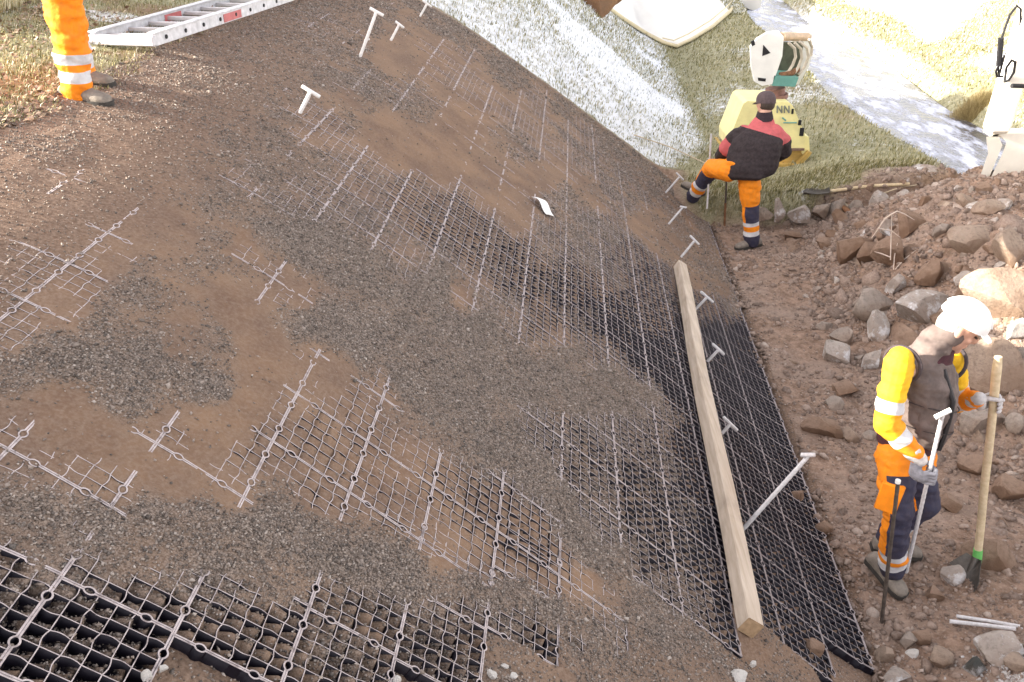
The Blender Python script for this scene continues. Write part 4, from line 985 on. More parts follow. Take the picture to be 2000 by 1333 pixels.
for k in range(10):
    t = k / 9 * pi / 2; R.append([hc + u_ * (.092 * sin(t)) + (r_ * cos(a) * .090 + f_ * sin(a) * .110) * max(cos(t) ** .8, .02) for a in [2 * pi * j / 24 for j in range(24)]])
R = [[p - u_ * .035 for p in R[0]]] + R
m = MB(); m.loft(R); M_CAP = simple('dark_cap', (.085, .062, .065), .8, .2, 40); CAP = m.build('cap', M_CAP, W1)
m = MB(); R = []
for k in range(9):
    x_ = -.065 + .13 * k / 8; fy = .10 + .07 * math.sqrt(max(0, 1 - (x_ / .07) ** 2)); R.append([hc + r_ * x_ + f_ * .09 - u_ * .02, hc + r_ * x_ + f_ * fy - u_ * .035, hc + r_ * x_ + f_ * fy - u_ * .039, hc + r_ * x_ + f_ * .09 - u_ * .026])
m.loft(R); m.build('peak', M_CAP, CAP)
m = MB(); m.ell(K['head'] - u_ * .01 - f_ * .030, r_ * .082, f_ * .074, u_ * .07); m.skin('hair', M_HAIR, W1, .008, 2)
sh = (K['shR'] - K['shL']).normalized(); ce = T(K['shL'], K['shR'], .5); tf = sh.cross(Vector((0, 0, 1))); tf = -tf if tf.y < 0 else tf; tf.normalize()
K['jb'] = P(1466, 330, Y1 + .06)
def ts(t, rw, fd, sx=0, bk=0): return (T(K['jb'], ce, t) + sh * sx - tf * bk, sh * rw, tf * fd)
m = MB(); torso_loft(m, [ts(-.20, .20, .16, -.01), ts(-.10, .255, .20, -.01), ts(.1, .27, .22), ts(.4, .275, .22), ts(.75, .255, .20), ts(.97, .215, .15), ts(1.08, .13, .10), (K['nb'] + Vector((0, 0, .0)), sh * .075, tf * .075)])
for s_ in 'LR': m.chain([K['sh' + s_] - Vector((0, 0, .055)) + sh * (.03 if s_ == 'L' else -.055), T(K['sh' + s_], K['el' + s_], .5), K['el' + s_], T(K['el' + s_], K['wr' + s_], .5), T(K['el' + s_], K['wr' + s_], .85)], [.098, .090, .084, .075, .058], 14)
q = NT('red_black_jacket', .85, .2); A = q.sep(q.att('mask').outputs['Color'])
c = q.mix(q.math('GREATER_THAN', A[0], .5), (.030, .024, .026), (.50, .115, .12)); n = q.noise(40, 4); c = q.mix(q.ramp(n, [(.4, (0, 0, 0)), (.8, (.3, .3, .3))]), c, (.12, .09, .09)); q.col(c); q.bump(q.noise(7, 5, None, .6), .5, .03)
JK = m.skin('jacket', q.m, W1, .009, 3, wrinkle(.028, 31, 6, (1, 1, 1.6)))
co = coords(JK.data).astype(float); cz = np.array(ce); ax_ = np.array(ce - K['jb']); ax_ /= np.linalg.norm(ax_); hgt = (co - np.array(K['jb'])) @ ax_ / (ce - K['jb']).length
late = (co - cz) @ np.array(sh); tl, dl, _q = limb_t(co, [K['shL'], K['elL'], K['wrL']]); tr, dr, _q = limb_t(co, [K['shR'], K['elR'], K['wrR']])
yoke = sstep(hgt + .05 * late / .2, .93, .945) * sstep(late, -.205, -.20)
patch = ((dl < .12) & (tl > .30) & (tl < .52) & (late < -.24)).astype(float); RR = np.where(dl < .10, np.where(late < -.215, patch, yoke), yoke); RR = np.where((dr < .105) & (late > .20), sstep(-tr, -.22, -.20), RR)
attr(JK.data, 'mask', np.stack([RR, 0 * RR, 0 * RR], -1))
m = MB(); cn = K['nb'] + Vector((0, -.0, .0)); R = []
for k in range(4):
    rr = [.095, .088, .080, .072][k]; R.append([cn + (K['head'] - K['nb']).normalized() * (-.035 + .03 * k) + sh * rr * cos(a) + tf * rr * sin(a) for a in [2 * pi * j / 20 for j in range(20)]])
m.loft(R, cap=False); m.build('collar', simple('black_collar', (.028, .018, .022), .85, .2, 30), W1)
m = MB(); hemR = K['ankR'] + Vector((0, 0, .0)); hemL = K['ankL'] + (K['kneL'] - K['ankL']).normalized() * .02
torso_loft(m, [(K['pel'] + Vector((0, 0, .05)), sh * .17, tf * .13), (K['pel'] - Vector((0, 0, .04)), sh * .18, tf * .14), (T(K['hipR'], K['hipL'], .5) - Vector((0, 0, .06)), sh * .15, tf * .12)])
m.chain([K['hipR'], T(K['hipR'], K['kneR'], .5), K['kneR'], T(K['kneR'], hemR, .5), hemR], [.115, .110, .088, .086, .082], 14)
m.chain([K['hipL'], T(K['hipL'], K['kneL'], .5), K['kneL'], T(K['kneL'], hemL, .5), hemL], [.115, .110, .092, .084, .078], 14)
st = [(0, ORA), (.46, NAVY), (.70, REFL), (.755, ORA), (.835, REFL), (.90, NAVY)]
MT1 = bandmat('hivis_trousers_cap', st, [(0, ORA), (.70, REFL), (.755, ORA), (.835, REFL), (.90, NAVY)], .93)
o = m.skin('trousers', MT1, W1, .009, 3, wrinkle(.016, 37)); paint_limbs(o, [[K['hipR'], K['kneR'], hemR], [K['hipL'], K['kneL'], hemL]], [Vector((-1, -.1, 0)).normalized(), Vector((-.7, .0, .7)).normalized()])
t1 = P(1437, 481, Y1 - .02); t1.z = float(HT(t1.x, t1.y)) + .015; t2 = P(1331, 374, Y2 + .14); t2.z = float(HT(t2.x, t2.y)) + .045
for an, toe in ((K['ankR'], t1), (K['ankL'], t2)):
    m = MB(); shoe(m, an, toe); b_ = m.skin('work_shoe', M_BOOT, W1, .008, 2); m = MB(); sole(m, toe, an); m.build('sole', M_SOLE, b_)
# light rod held in the left hand, dark rod between the legs
r0 = P(1381, 408, Y1 + .46); r1 = P(1389, 262, Y1 + .52); gp = T(r0, r1, .60)
e = empty('steel_rod', r0, 'thin pale rod held by the worker in red and black behind his raised leg', 'rod'); m = MB(); m.tube([r0, r1], .010, 8); m.build('rod', M_GALV, e)
m = MB(); hand(m, K['wrL'], gp, (r1 - r0).normalized(), .010, 1, 1.1); m.skin('glove', M_GLOVEP, W1, .005, 2)
r0 = G(1415, 440); r1 = P(1420, 330, r0.y + .02); gp = T(r0, r1, .98)
e = empty('steel_rod', r0, 'dark rusty rod standing between the legs of the worker in red and black', 'rod'); m = MB(); m.tube([r0 - (r1 - r0) * .05, T(r0, r1, .4)], .0125, 8); m.build('rusty_end', M_RUST, e); m = MB(); m.tube([T(r0, r1, .4), r1 + (r1 - r0) * .35], .0105, 8); m.build('rod', M_DARKROD, e)
m = MB(); hand(m, K['wrR'], K['wrR'] + Vector((-.06, .06, .0)), (r1 - r0).normalized(), .012, -1, 1.1); m.skin('glove', M_GLOVEP, W1, .005, 2)
# ---- the person at the crest, only the legs in the picture --------------------------
g3 = G(152, 196); g4 = G(182, 166)
v3 = Vector((0, 0, 1)); A_ = P(143, 178, g3.y + .05); B_ = P(153, 150, g4.y + .06)
Q = dict(ankR=A_, kneR=A_ + Vector((.05, .0, .44)), hipR=A_ + Vector((.02, .04, .88)), ankL=B_, kneL=B_ + Vector((.02, -.06, .44)), hipL=B_ + Vector((-.06, -.04, .87)))
Q['pel'] = T(Q['hipR'], Q['hipL'], .5) + v3 * .06; Q['che'] = Q['pel'] + Vector((.02, 0, .38)); Q['nb'] = Q['pel'] + Vector((.02, 0, .58)); Q['head'] = Q['nb'] + Vector((.05, 0, .15))
f3 = Vector((.93, -.3, 0)).normalized(); s3 = f3.cross(v3)
for s_, k in (('R', 1), ('L', -1)): Q['sh' + s_] = Q['nb'] + s3 * .19 * k - v3 * .07; Q['el' + s_] = Q['sh' + s_] + s3 * .04 * k - v3 * .29; Q['wr' + s_] = Q['el' + s_] + f3 * .10 - v3 * .24
W3 = empty('person', g3, 'person in all-orange trousers and grey shoes standing at the crest beside the ladder', 'person')
m = MB(); head_parts(m, Q['head'], v3, f3 - v3 * .3, Q['nb']); m.chain([Q['nb'], Q['che'], Q['pel']], [.062, .10, .10])
for s_ in 'LR': m.chain([Q['che'], Q['sh' + s_], Q['el' + s_], Q['wr' + s_]], [.1, .06, .045, .03]); m.chain([Q['pel'], Q['hip' + s_], Q['kne' + s_], Q['ank' + s_]], [.11, .08, .055, .04])
for s_ in 'LR':
    hand(m, Q['wr' + s_], Q['wr' + s_] - v3 * .085, f3, .012, 1 if s_ == 'L' else -1)
m.skin('body', M_SKIN, W3, .008, 4)
m = MB(); torso_loft(m, [(Q['pel'] - v3 * .08, s3 * .19, f3 * .15), (Q['pel'] + v3 * .1, s3 * .2, f3 * .16), (Q['che'], s3 * .22, f3 * .16), (Q['nb'] - v3 * .05, s3 * .17, f3 * .11), (Q['nb'] + v3 * .02, s3 * .08, f3 * .08)])
for s_ in 'LR': m.chain([Q['sh' + s_], Q['el' + s_], T(Q['el' + s_], Q['wr' + s_], .9)], [.085, .07, .05], 14)
m.skin('jacket', simple('orange_jacket', ORA, .8, .15, 12), W3, .011, 4, wrinkle(.01, 41))
m = MB(); m.ell(Q['head'] + v3 * .05, s3 * .098, f3 * .115, v3 * .085); m.skin('woolly_hat', M_BLACK, W3, .009, 2)
m = MB(); torso_loft(m, [(Q['pel'] + v3 * .05, s3 * .17, f3 * .13), (Q['pel'] - v3 * .06, s3 * .18, f3 * .14)])
hR = Q['ankR'] - v3 * .02 + f3 * .02; hL = Q['ankL'] - v3 * .02 + f3 * .02
for s_, hm in (('R', hR), ('L', hL)): m.chain([Q['hip' + s_], T(Q['hip' + s_], Q['kne' + s_], .5), Q['kne' + s_], T(Q['kne' + s_], hm, .5), hm], [.105, .105, .095, .090, .084], 14)
MT3 = bandmat('hivis_trousers_crest', [(0, (.92, .26, .008)), (.755, REFL), (.815, (.92, .26, .008)), (.855, REFL), (.915, (.92, .26, .008))])
o = m.skin('trousers', MT3, W3, .008, 2, wrinkle(.022, 43, 8, (1, 1, .4))); paint_limbs(o, [[Q['hipR'], Q['kneR'], hR], [Q['hipL'], Q['kneL'], hL]])
t3 = P(213, 186, g3.y + .0); t3.z = float(HT(t3.x, t3.y)) + .015; t4 = P(219, 156, g4.y + .02); t4.z = float(HT(t4.x, t4.y)) + .015
for an, toe in ((Q['ankR'], t3), (Q['ankL'], t4)):
    m = MB(); shoe(m, an, toe); b_ = m.skin('work_shoe', M_BOOT, W3, .008, 2); m = MB(); sole(m, toe, an); m.build('sole', M_SOLE, b_)

# ------------------------------------------------------------------ COMPACTOR attachment on the grass
cb = G(1512, 326); k_ = cb.y * cos(PITCH) + (CH - cb.z) * sin(PITCH); k_ = k_ / FPX      # metres per pixel there
def CP(px, py, dy=0.0): return P(px, py, cb.y + dy)
YEL = simple('yellow_machine_paint', (.82, .76, .36), .5, .12, 6, .4); YELD = simple('dirty_yellow_paint', (.50, .34, .10), .7, .4, 5, .3)
PALE = simple('pale_machine_paint', (.80, .81, .76), .45, .06, 8, .4); TEAL = simple('green_machine_paint', (.13, .33, .28), .5, .15, 10, .4)
CM = empty('plate_compactor', cb, 'yellow plate compactor attachment with a pale green hitch on top, on frosty grass', 'compactor')
def prism(m, pix, dy0, dy1, bev=0):
    """closed outline given as picture points at the front plane, extruded away"""
    f = [CP(x, y, dy0) for x, y in pix]; d = Vector((0, dy1 - dy0, 0)); m.loft([f, [p + d for p in f]])
m = MB(); prism(m, [(1424, 272), (1452, 203), (1460, 198), (1540, 200), (1548, 206), (1572, 262), (1573, 292), (1424, 292)], 0, .62); m.build('hood', YEL, CM, sm=False)
m = MB(); prism(m, [(1428, 294), (1568, 294), (1562, 322), (1440, 322)], .03, .60); m.build('exciter_box', YELD, CM, sm=False)
m = MB(); prism(m, [(1418, 300), (1424, 300), (1440, 322), (1556, 322), (1580, 297), (1586, 299), (1561, 329), (1436, 329)], -.06, .68); m.build('base_plate', YELD, CM, sm=False)
m = MB(); m.box(CP(1512, 292, -.004), Vector((.36, 0, 0)), Vector((0, .012, 0)), Vector((0, 0, .014))); m.build('rubber_strip', simple('brown_rubber', (.20, .13, .10), .8, .3, 20), CM, sm=False)
for x, y, w_, h_ in ((1566, 258, 4, 8), (1562, 240, 3, 5), (1548, 218, 2, 5)):
    m = MB(); m.box(CP(x, y, -.006), Vector((w_ * k_, 0, 0)), Vector((0, .008, 0)), Vector((0, 0, h_ * k_)), .004); m.build('slot', M_BLACK, CM, sm=False)
m = MB(); prism(m, [(1563, 262), (1580, 268), (1582, 305), (1576, 312), (1566, 300)], .02, .55); m.build('side_buffer', YEL, CM, sm=False)
m = MB()
for x0 in (1518, 1532):
    for a, b in (((x0, 221), (x0, 207)), ((x0, 207), (x0 + 9, 221)), ((x0 + 9, 221), (x0 + 9, 207))): m.tube([CP(*a, -.004), CP(*b, -.004)], .0085, 5)
m.build('lettering', simple('grey_lettering', (.22, .24, .20), .6, .3, 20), CM, sm=False)
m = MB(); m.tube([CP(1530, 240, -.003), CP(1556, 240, -.003)], .010, 5, .5); m.tube([CP(1528, 230, -.003), CP(1535, 236, -.003)], .012, 5, .5); m.build('emblem', TEAL, CM, sm=False)
c0 = CP(1514, 203, .30); c1 = CP(1514, 172, .30); m = MB(); m.tube([c0, c1], .115, 16); m.tube([T(c0, c1, .35), T(c0, c1, .6)], .15, 16); m.build('swivel', simple('brown_swivel', (.24, .13, .11), .7, .3, 20), CM)
m = MB(); prism(m, [(1466, 92), (1480, 76), (1500, 64), (1522, 62), (1531, 72), (1528, 110), (1518, 140), (1508, 165), (1488, 168), (1474, 160), (1468, 132)], .0, .07); m.build('hitch_side_plate', PALE, CM, sm=False)
m = MB(); prism(m, [(1540, 92), (1560, 64), (1584, 66), (1588, 100), (1580, 130), (1560, 165), (1535, 168)], .50, .57); m.build('hitch_side_plate', PALE, CM, sm=False)
for pix in ([(1491, 88), (1505, 104), (1489, 110)], [(1467, 82), (1473, 79), (1475, 88), (1469, 91)], [(1480, 152), (1496, 154), (1495, 160), (1481, 158)]):
    m = MB(); prism(m, pix, -.006, .02); m.build('opening', M_BLACK, CM, sm=False)
m = MB(); prism(m, [(1512, 148), (1560, 152), (1553, 170), (1508, 168)], .0, .56); m.build('hitch_floor', TEAL, CM, sm=False)
m = MB(); m.tube([CP(1526, 72, .03), CP(1578, 72, .55)], .05, 12); m.build('hitch_pin', simple('tan_pin', (.55, .40, .26), .5, .2, 20), CM)
m = MB(); m.box(CP(1532, 116, .40), Vector((.20, 0, 0)), Vector((0, .02, 0)), Vector((0, 0, .20)), .01); m.build('back_plate', simple('dark_hitch_inside', (.09, .10, .07), .7, .4, 10), CM, sm=False)
M_HOSEP = simple('pale_hose', (.55, .50, .40), .6, .15, 20)
for q_, pts in enumerate([[(1540, 84), (1552, 95), (1554, 112), (1548, 128), (1540, 140), (1526, 147)], [(1552, 84), (1564, 96), (1566, 114), (1560, 130), (1552, 143)], [(1562, 82), (1576, 94), (1579, 112), (1572, 130), (1560, 146)], [(1580, 78), (1586, 92), (1584, 110)]]):
    m = MB(); m.tube([CP(x, y, .02 + .05 * q_ + .10 * sin(pi * i / len(pts))) for i, (x, y) in enumerate(pts)], .017, 8); m.build('hose', M_HOSEP, CM)
m = MB(); m.tube([CP(1523, 147, .06), CP(1545, 144, .1), CP(1558, 136, .2)], .032, 8); m.build('hose_clamp', M_RUST, CM)
# ------------------------------------------------------------------ EXCAVATOR reaching in from the right
CRE = simple('cream_machine_paint', (.80, .76, .66), .45, .06, 8, .4); OCH = simple('worn_bucket_steel', (.42, .30, .16), .6, .35, 8, .4, .2)
eb = P(1955, 330, 9.35); ek = (9.35 * cos(PITCH) / cos(PITCH)); 
EX = empty('excavator', Vector((7.8, 9.0, float(HT(7.8, 9.0)))), 'cream excavator reaching in from the right edge, its bucket resting on the spoil heap', 'excavator')
def EP(px, py, Y=9.35): return P(px, py, Y)
outl = [(1924, 266), (1945, 258), (2030, 258), (2060, 290), (2058, 345), (2020, 368), (1935, 368), (1912, 356), (1913, 344), (1934, 300)]
Rr = [EP(x, y, 9.0) for x, y in [(1938, 264), (2040, 262), (2068, 300), (2062, 345), (2030, 366), (1950, 368)]]
m = MB(); A1_ = [(1926, 268), (1948, 262), (1958, 284), (1926, 362), (1911, 354), (1930, 300)]
m.loft([[EP(x, y, 8.95) for x, y in A1_], [EP(x, y, 9.75) for x, y in A1_]]); m.build('bucket_back', CRE, EX, sm=False)
m = MB(); A2_ = [(1950, 262), (2070, 262), (2090, 300), (2080, 350), (2050, 370), (1934, 370), (1926, 366), (1958, 300), (1966, 278)]
m.loft([[EP(x, y, 8.93) for x, y in A2_], [EP(x, y, 8.97) for x, y in A2_]]); m.build('bucket_side', CRE, EX, sm=False)
m = MB(); m.loft([[EP(x, y, 8.98) for x, y in A2_], [EP(x, y, 9.7) for x, y in A2_]]); m.build('bucket_shell', OCH, EX, sm=False)
m = MB(); m.box(EP(1996, 262, 9.05) + Vector((0, .0, .01)), Vector((.34, 0, 0)), Vector((0, .10, 0)), Vector((0, 0, .02)), .01); m.build('bucket_rim', CRE, EX, sm=False)
for k in range(4):
    m = MB(); c = EP(1938 + 22 * k, 369, 8.95); m.box(c, Vector((.025, 0, 0)), Vector((0, .07, 0)), Vector((0, 0, .016)), .006); m.build('tooth', OCH, EX, sm=False)
sp = EP(2052, 262, 9.3); se = EP(2085, 20, 8.9); m = MB(); m.loft([[sp + Vector((a, b, 0)) for a, b in ((-.16, -.12), (.16, -.12), (.16, .12), (-.16, .12))], [se + Vector((a, b, 0)) for a, b in ((-.2, -.13), (.2, -.13), (.2, .13), (-.2, .13))]]); m.build('stick', CRE, EX, sm=False)
be = Vector((7.6, 9.0, 1.9)); m = MB(); top_ = se + Vector((.5, .05, .5)); m.chain([se, top_, be], [.17, .2, .22], 8); m.build('boom', CRE, EX)
Z0 = float(HT(7.8, 9.0))
m = MB(); m.box(Vector((8.6, 9.1, Z0 + 1.35)), Vector((1.2, 0, 0)), Vector((0, .95, 0)), Vector((0, 0, .5)), .08); m.build('upper_body', CRE, EX, sm=False)
m = MB(); m.box(Vector((7.9, 8.5, Z0 + 2.0)), Vector((.55, 0, 0)), Vector((0, .45, 0)), Vector((0, 0, .75)), .06); m.build('cab', CRE, EX, sm=False)
for dy in (-.9, .9):
    m = MB(); m.loft([[Vector((8.6 + 1.4 * cos(a) * (1 if abs(cos(a)) > .3 else 1), 9.1 + dy + w_, Z0 + .42 + .38 * sin(a))) for a in [2 * pi * k / 24 for k in range(24)]] for w_ in (-.22, .22)]); m.build('track', M_BLACK, EX)
for pts, r in (([(1962, 108), (1951, 150), (1949, 120), (1958, 70), (1972, 30), (1986, 12), (1994, 18), (1992, 60), (1984, 92), (1970, 112), (1964, 104)], .011), ([(1962, 158), (1966, 132), (1976, 118), (1983, 122), (1980, 142), (1970, 157), (1960, 160)], .012), ([(1955, 75), (1951, 128)], .026), ([(1976, 168), (2010, 169)], .02), ([(1951, 128), (1945, 140), (1947, 150), (1958, 150)], .01)):
    m = MB(); m.tube([P(x, y, 8.7 + .03 * i) for i, (x, y) in enumerate(pts)], r, 8); m.build('hydraulic_hose', M_BLACK, EX)
m = MB(); m.box(P(1992, 100, 8.95), Vector((.10, 0, 0)), Vector((0, .1, 0)), Vector((.05, 0, .75)), .03); m.build('hose_guide_arm', CRE, EX, sm=False)
tw = P(2003, 414, 8.55); tag(rock(2006, 416, 48, 96, M_PAPER, 'bright white sunlit block at the right edge below the excavator bucket', 640, Y=8.55, cuts=8, cat='block', name='white_block'))
# ------------------------------------------------------------------ WHITE SHEET over a mound behind the frosty slope
hem = [(1168, 6), (1215, 40), (1262, 70), (1300, 90), (1322, 95), (1350, 82), (1392, 56), (1424, 28), (1446, 0), (1465, -40), (1475, -80)]
HP = [G(x, y) for x, y in hem]; cx = sum(p.x for p in HP) / len(HP) - .6; cy = max(p.y for p in HP) + 1.2
ce_ = Vector((HP[4].x - .9, HP[4].y + 5.0, 0)); back = [Vector((ce_.x + 4.2 * cos(a), ce_.y + 4.5 * sin(a), 0)) for a in [.1, .5, .9, 1.3, 1.7, 2.1, 2.5, 2.9, 3.3, 3.7]]
ring0 = HP + back; R = []
for k in range(14):
    t = k / 13; row = []
    for i, p in enumerate(ring0):
        q_ = Vector((p.x, p.y, 0)) * (1 - t) + ce_ * t; n_ = float(fbm(np.array(q_.x * 1.5), np.array(q_.y * 1.5), 3, 61)); zz = float(HT(p.x, p.y)) * (1 - t) + float(HT(q_.x, q_.y)) * t + .03 + .55 * (1 - (1 - t) ** 2.2) + .10 * n_ * min(1, t * 5) + .05 * sin(i * 2.1) * min(1, t * 6) * (1 - t)
        row.append(Vector((q_.x, q_.y, zz)))
    R.append(row)
m = MB(); m.loft(R, cap=False); SHT = m.build('ground_sheet', simple('white_sheet', (.80, .79, .74), .7, .03, 2), None, auto=False)
tag(SHT, 'big white sheet with a cream hem spread on the ground at the top', 'sheet')
m = MB(); m.tube([p + Vector((0, -.02, .05)) for p in HP], .035, 8); m.tube([p + Vector((-.05, .12, .13)) for p in HP[3:9]], .012, 6); m.build('hem', simple('cream_hem', (.66, .58, .38), .8, .1, 10), SHT)
rock(1168, 10, 90, 60, rockmat('orange_earth', (.20, .10, .045), (.36, .20, .10)), 'orange-brown lump of bare earth beside the white sheet at the top', 77, name='earth_lump', cat='earth')
# ------------------------------------------------------------------ tools and sticks on the grass, cord, rods
sh0 = G(1622, 374, .10); sh1 = G(1776, 360, .09); SV = empty('shovel', sh0, 'shovel lying on the grass above the low stone wall, long pale wooden handle', 'shovel')
m = MB(); m.tube([sh0, T(sh0, sh1, .5) + Vector((0, 0, .02)), sh1], .019, 10); m.build('handle', M_HANDLE, SV)
d = (sh0 - sh1).normalized(); s_ = Vector((-d.y, d.x, 0)); m = MB(); R = []
for k in range(7):
    t = k / 6; w_ = [.05, .11, .12, .12, .11, .08, .02][k]; c = sh0 + d * (.30 * t); R.append([c + s_ * w_ + Vector((0, 0, .02)), c + Vector((0, 0, -.01)), c - s_ * w_ + Vector((0, 0, .02)), c - s_ * w_ + Vector((0, 0, .026)), c + Vector((0, 0, -.004)), c + s_ * w_ + Vector((0, 0, .026))])
m.loft(R); m.build('blade', M_STEELD, SV)
def pole(pix, r, mat, lab, cat, name, lift=.02, n=8, bend=.0):
    g0 = [G(x, y, lift) for x, y in pix]; m = MB(); m.tube(g0, r, n); return tag(m.build(name, mat), lab, cat)
BRW = simple('brown_wood', (.19, .10, .055), .85, .35, 12, .2, 0, .5); PLW = simple('pale_dry_wood', (.55, .46, .34), .8, .2, 20)
w0 = P(1643, 402, 9.93); w1 = P(1672, 437, 9.72); m = MB(); m.tube([w0, T(w0, w1, .4) + Vector((0, 0, .02)), T(w0, w1, .7), w1, P(1684, 436, 9.70)], [.022, .034, .036, .040, .02], 9); tag(m.build('broken_stick', BRW), 'thick brown broken stick leaning against the low stone wall', 'stick')
w0 = P(1630, 380, 10.15); w1 = P(1656, 403, 9.9); m = MB(); m.tube([w0, w1], .008, 6); tag(m.build('thin_stick', PLW), 'thin pale stick touching the top of the brown broken stick', 'stick')
pole([(1725, 378), (1760, 366), (1790, 362)], .008, PLW, 'thin pale twig lying on the grass under the end of the long shovel handle', 'twig', 'twig')
pole([(1238, 264), (1275, 276), (1310, 288), (1345, 304), (1384, 322)], .007, PLW, 'pale cord stretched along the edge of the frosty grass towards the raised boot', 'cord', 'cord', .05)
pole([(1868, 1204), (1930, 1213), (1992, 1224)], .010, M_GALV, 'upper one of the two galvanised rods lying at the lower right', 'rod', 'steel_rod', .015)
pole([(1855, 1214), (1920, 1221), (1984, 1229)], .011, M_GALV, 'lower one of the two galvanised rods lying at the lower right', 'rod', 'steel_rod', .035)
g_ = G(1745, 527); Yp = g_.y; m = MB()
for pts in ([(1745, 527), (1747, 500), (1753, 475)], [(1739, 508), (1740, 470), (1742, 418)], [(1742, 418), (1728, 428), (1716, 446), (1702, 466)], [(1742, 418), (1752, 413), (1766, 418), (1786, 430)], [(1748, 527), (1765, 508), (1790, 488)], [(1716, 446), (1742, 452), (1758, 464)], [(1739, 503), (1722, 496), (1708, 492)]):
    m.tube([P(x, y, Yp - .05 + .03 * i) for i, (x, y) in enumerate(pts)], [.0055] * (len(pts) - 1) + [.002], 5)
tag(m.build('dry_plant', simple('dry_stalk', (.62, .52, .44), .8, .2, 20)), 'bare dry plant stalks bent over in front of the clay boulders', 'plant')
# stones along the brook
BS = [(1562, 58, 16), (1578, 70, 14), (1596, 82, 18), (1618, 92, 14), (1640, 104, 20), (1660, 112, 16), (1676, 120, 20), (1692, 128, 26), (1706, 142, 18), (1722, 156, 22), (1840, 248, 20), (1862, 254, 26), (1884, 262, 22)]
for k, (x, y, w_) in enumerate(BS): rock(x, y, w_, w_ * .8, [R_GREY, R_TAN, R_PALE][k % 3], 'small bank stone along the brook, ' + ['farthest', 'second farthest', 'third farthest', 'fourth farthest', 'fifth farthest', 'sixth farthest', 'seventh farthest', 'fourth nearest', 'third nearest', 'nearest'][k] + ' of its straight row' if k < 10 else ['grey', 'tan', 'pale'][k % 3] + ' stone at the water side of the low brown bush, ' + ['leftmost', 'middle', 'rightmost'][k - 10], 700 + k, group='stones lining the brook', name='bank_stone')

# ------------------------------------------------------------------ GRASS, LEAVES, CLODS
gxy = np.stack([X, Y, Z], -1).reshape(-1, 3); AR = (np.gradient(gx)[None, :] * np.gradient(gy)[:, None]).ravel()
ppx, ppy = proj(gxy[:, 0], gxy[:, 1], gxy[:, 2]); dist = np.sqrt(gxy[:, 0] ** 2 + gxy[:, 1] ** 2 + (CH - gxy[:, 2]) ** 2)
VIS = (ppx > -120) & (ppx < 2120) & (ppy > -150) & (ppy < 1400) & (gxy[:, 1] > .5)
g_, f_r, b_r = MG.ravel(), MF.ravel(), MBr.ravel()
uu, vv = uv(gxy[:, 0], gxy[:, 1]); SC = np.gradient(gx)[None, :] + 0 * gy[:, None]; SCy = 0 * gx[None, :] + np.gradient(gy)[:, None]
def sample(wt, n):
    p = wt * AR * VIS; p = p / p.sum(); k = RNG.choice(len(p), n, p=p)
    x = gxy[k, 0] + RNG.uniform(-.5, .5, n) * SC.ravel()[k]; y = gxy[k, 1] + RNG.uniform(-.5, .5, n) * SCy.ravel()[k]
    return np.stack([x, y, HT(x, y)], -1), dist[k]
def blades(name, wt, n, h, wd, mat, lab, lean=.6, cat='grass'):
    Pn, ds = sample(wt, n); a = RNG.uniform(0, 2 * pi, n); hh = h * RNG.uniform(.5, 1.4, n) * (1 + .5 * fbm(Pn[:, 0] * 3, Pn[:, 1] * 3, 2, 91)); ww = wd * np.maximum(1, ds / 9)
    d = np.stack([np.cos(a), np.sin(a), 0 * a], -1); ld_ = np.stack([np.cos(a + 1.3), np.sin(a + 1.3), 0 * a], -1) * (RNG.uniform(.1, 1, n) * lean)[:, None] + np.array([.25, -.05, 0])
    z = np.array([0, 0, 1.]); base = Pn - z * .01
    V = np.stack([base + d * ww[:, None], base - d * ww[:, None], base + (z * .6 + ld_ * .35) * hh[:, None] + d * ww[:, None] * .7, base + (z * .6 + ld_ * .35) * hh[:, None] - d * ww[:, None] * .7, base + (z * .85 + ld_) * hh[:, None]], 1)
    F = (np.array([[0, 1, 3], [0, 3, 2], [2, 3, 4]])[None] + (np.arange(n) * 5)[:, None, None]).reshape(-1, 3)
    me = npmesh(name, V.reshape(-1, 3), F); return tag(put(name, me, mat), lab, cat, kind='stuff')
near_ = 1 / np.maximum(dist, 4)
blades('grass', (g_ > .5) * near_ * (f_r < .5) * (vv > 5.5) * (gxy[:, 0] < 8.2) * (np.abs(gxy[:, 0] - (5.85 + .5 * sstep(gxy[:, 1], 15, 27) + .9 * sstep(gxy[:, 1], 24, 40))) > .7), 70000, .055, .0035, M_GRASS, 'short olive grass on the flat ground beside the brook')
XSB = 5.85 + .5 * sstep(gxy[:, 1], 15, 27) + .9 * sstep(gxy[:, 1], 24, 40) + .12 * np.sin(gxy[:, 1] * .8); offw = np.abs(gxy[:, 0] - XSB) > .62
blades('frosted_grass', (g_ > .4) * (f_r > .28) * near_ * (vv > 5.5) * offw, 60000, .050, .0040, M_FROSTG, 'grass white with frost on the shaded slope')
blades('meadow_grass', (g_ > .5) * near_ * (gxy[:, 0] > 7.3) * (.25 + TRK.ravel()), 24000, .055, .0035, M_STRAW, 'sunlit straw-coloured meadow grass beyond the brook')
blades('crest_grass', (g_ > .35) * near_ ** 2 * (vv < 7.5) * (uu > 3.9), 26000, .036, .0026, M_GRASS, 'green grass at the crest behind the person and the ladder')
blades('dry_tufts', (g_ > .35) * near_ * (vv < 7.5) * (uu > 5.6) * (gxy[:, 1] < 9), 12000, .13, .0035, M_STRAW, 'pale dry grass tufts in the sun behind the crest')
blades('edge_grass', (g_ > .5) * (gxy[:, 1] > 9.95) * (gxy[:, 1] < 10.7) * (gxy[:, 0] > 1.9) * (gxy[:, 0] < 4.8) * (gxy[:, 1] > 10.06), 9000, .06, .0032, M_GRASS, 'longer grass hanging over the low stone wall')
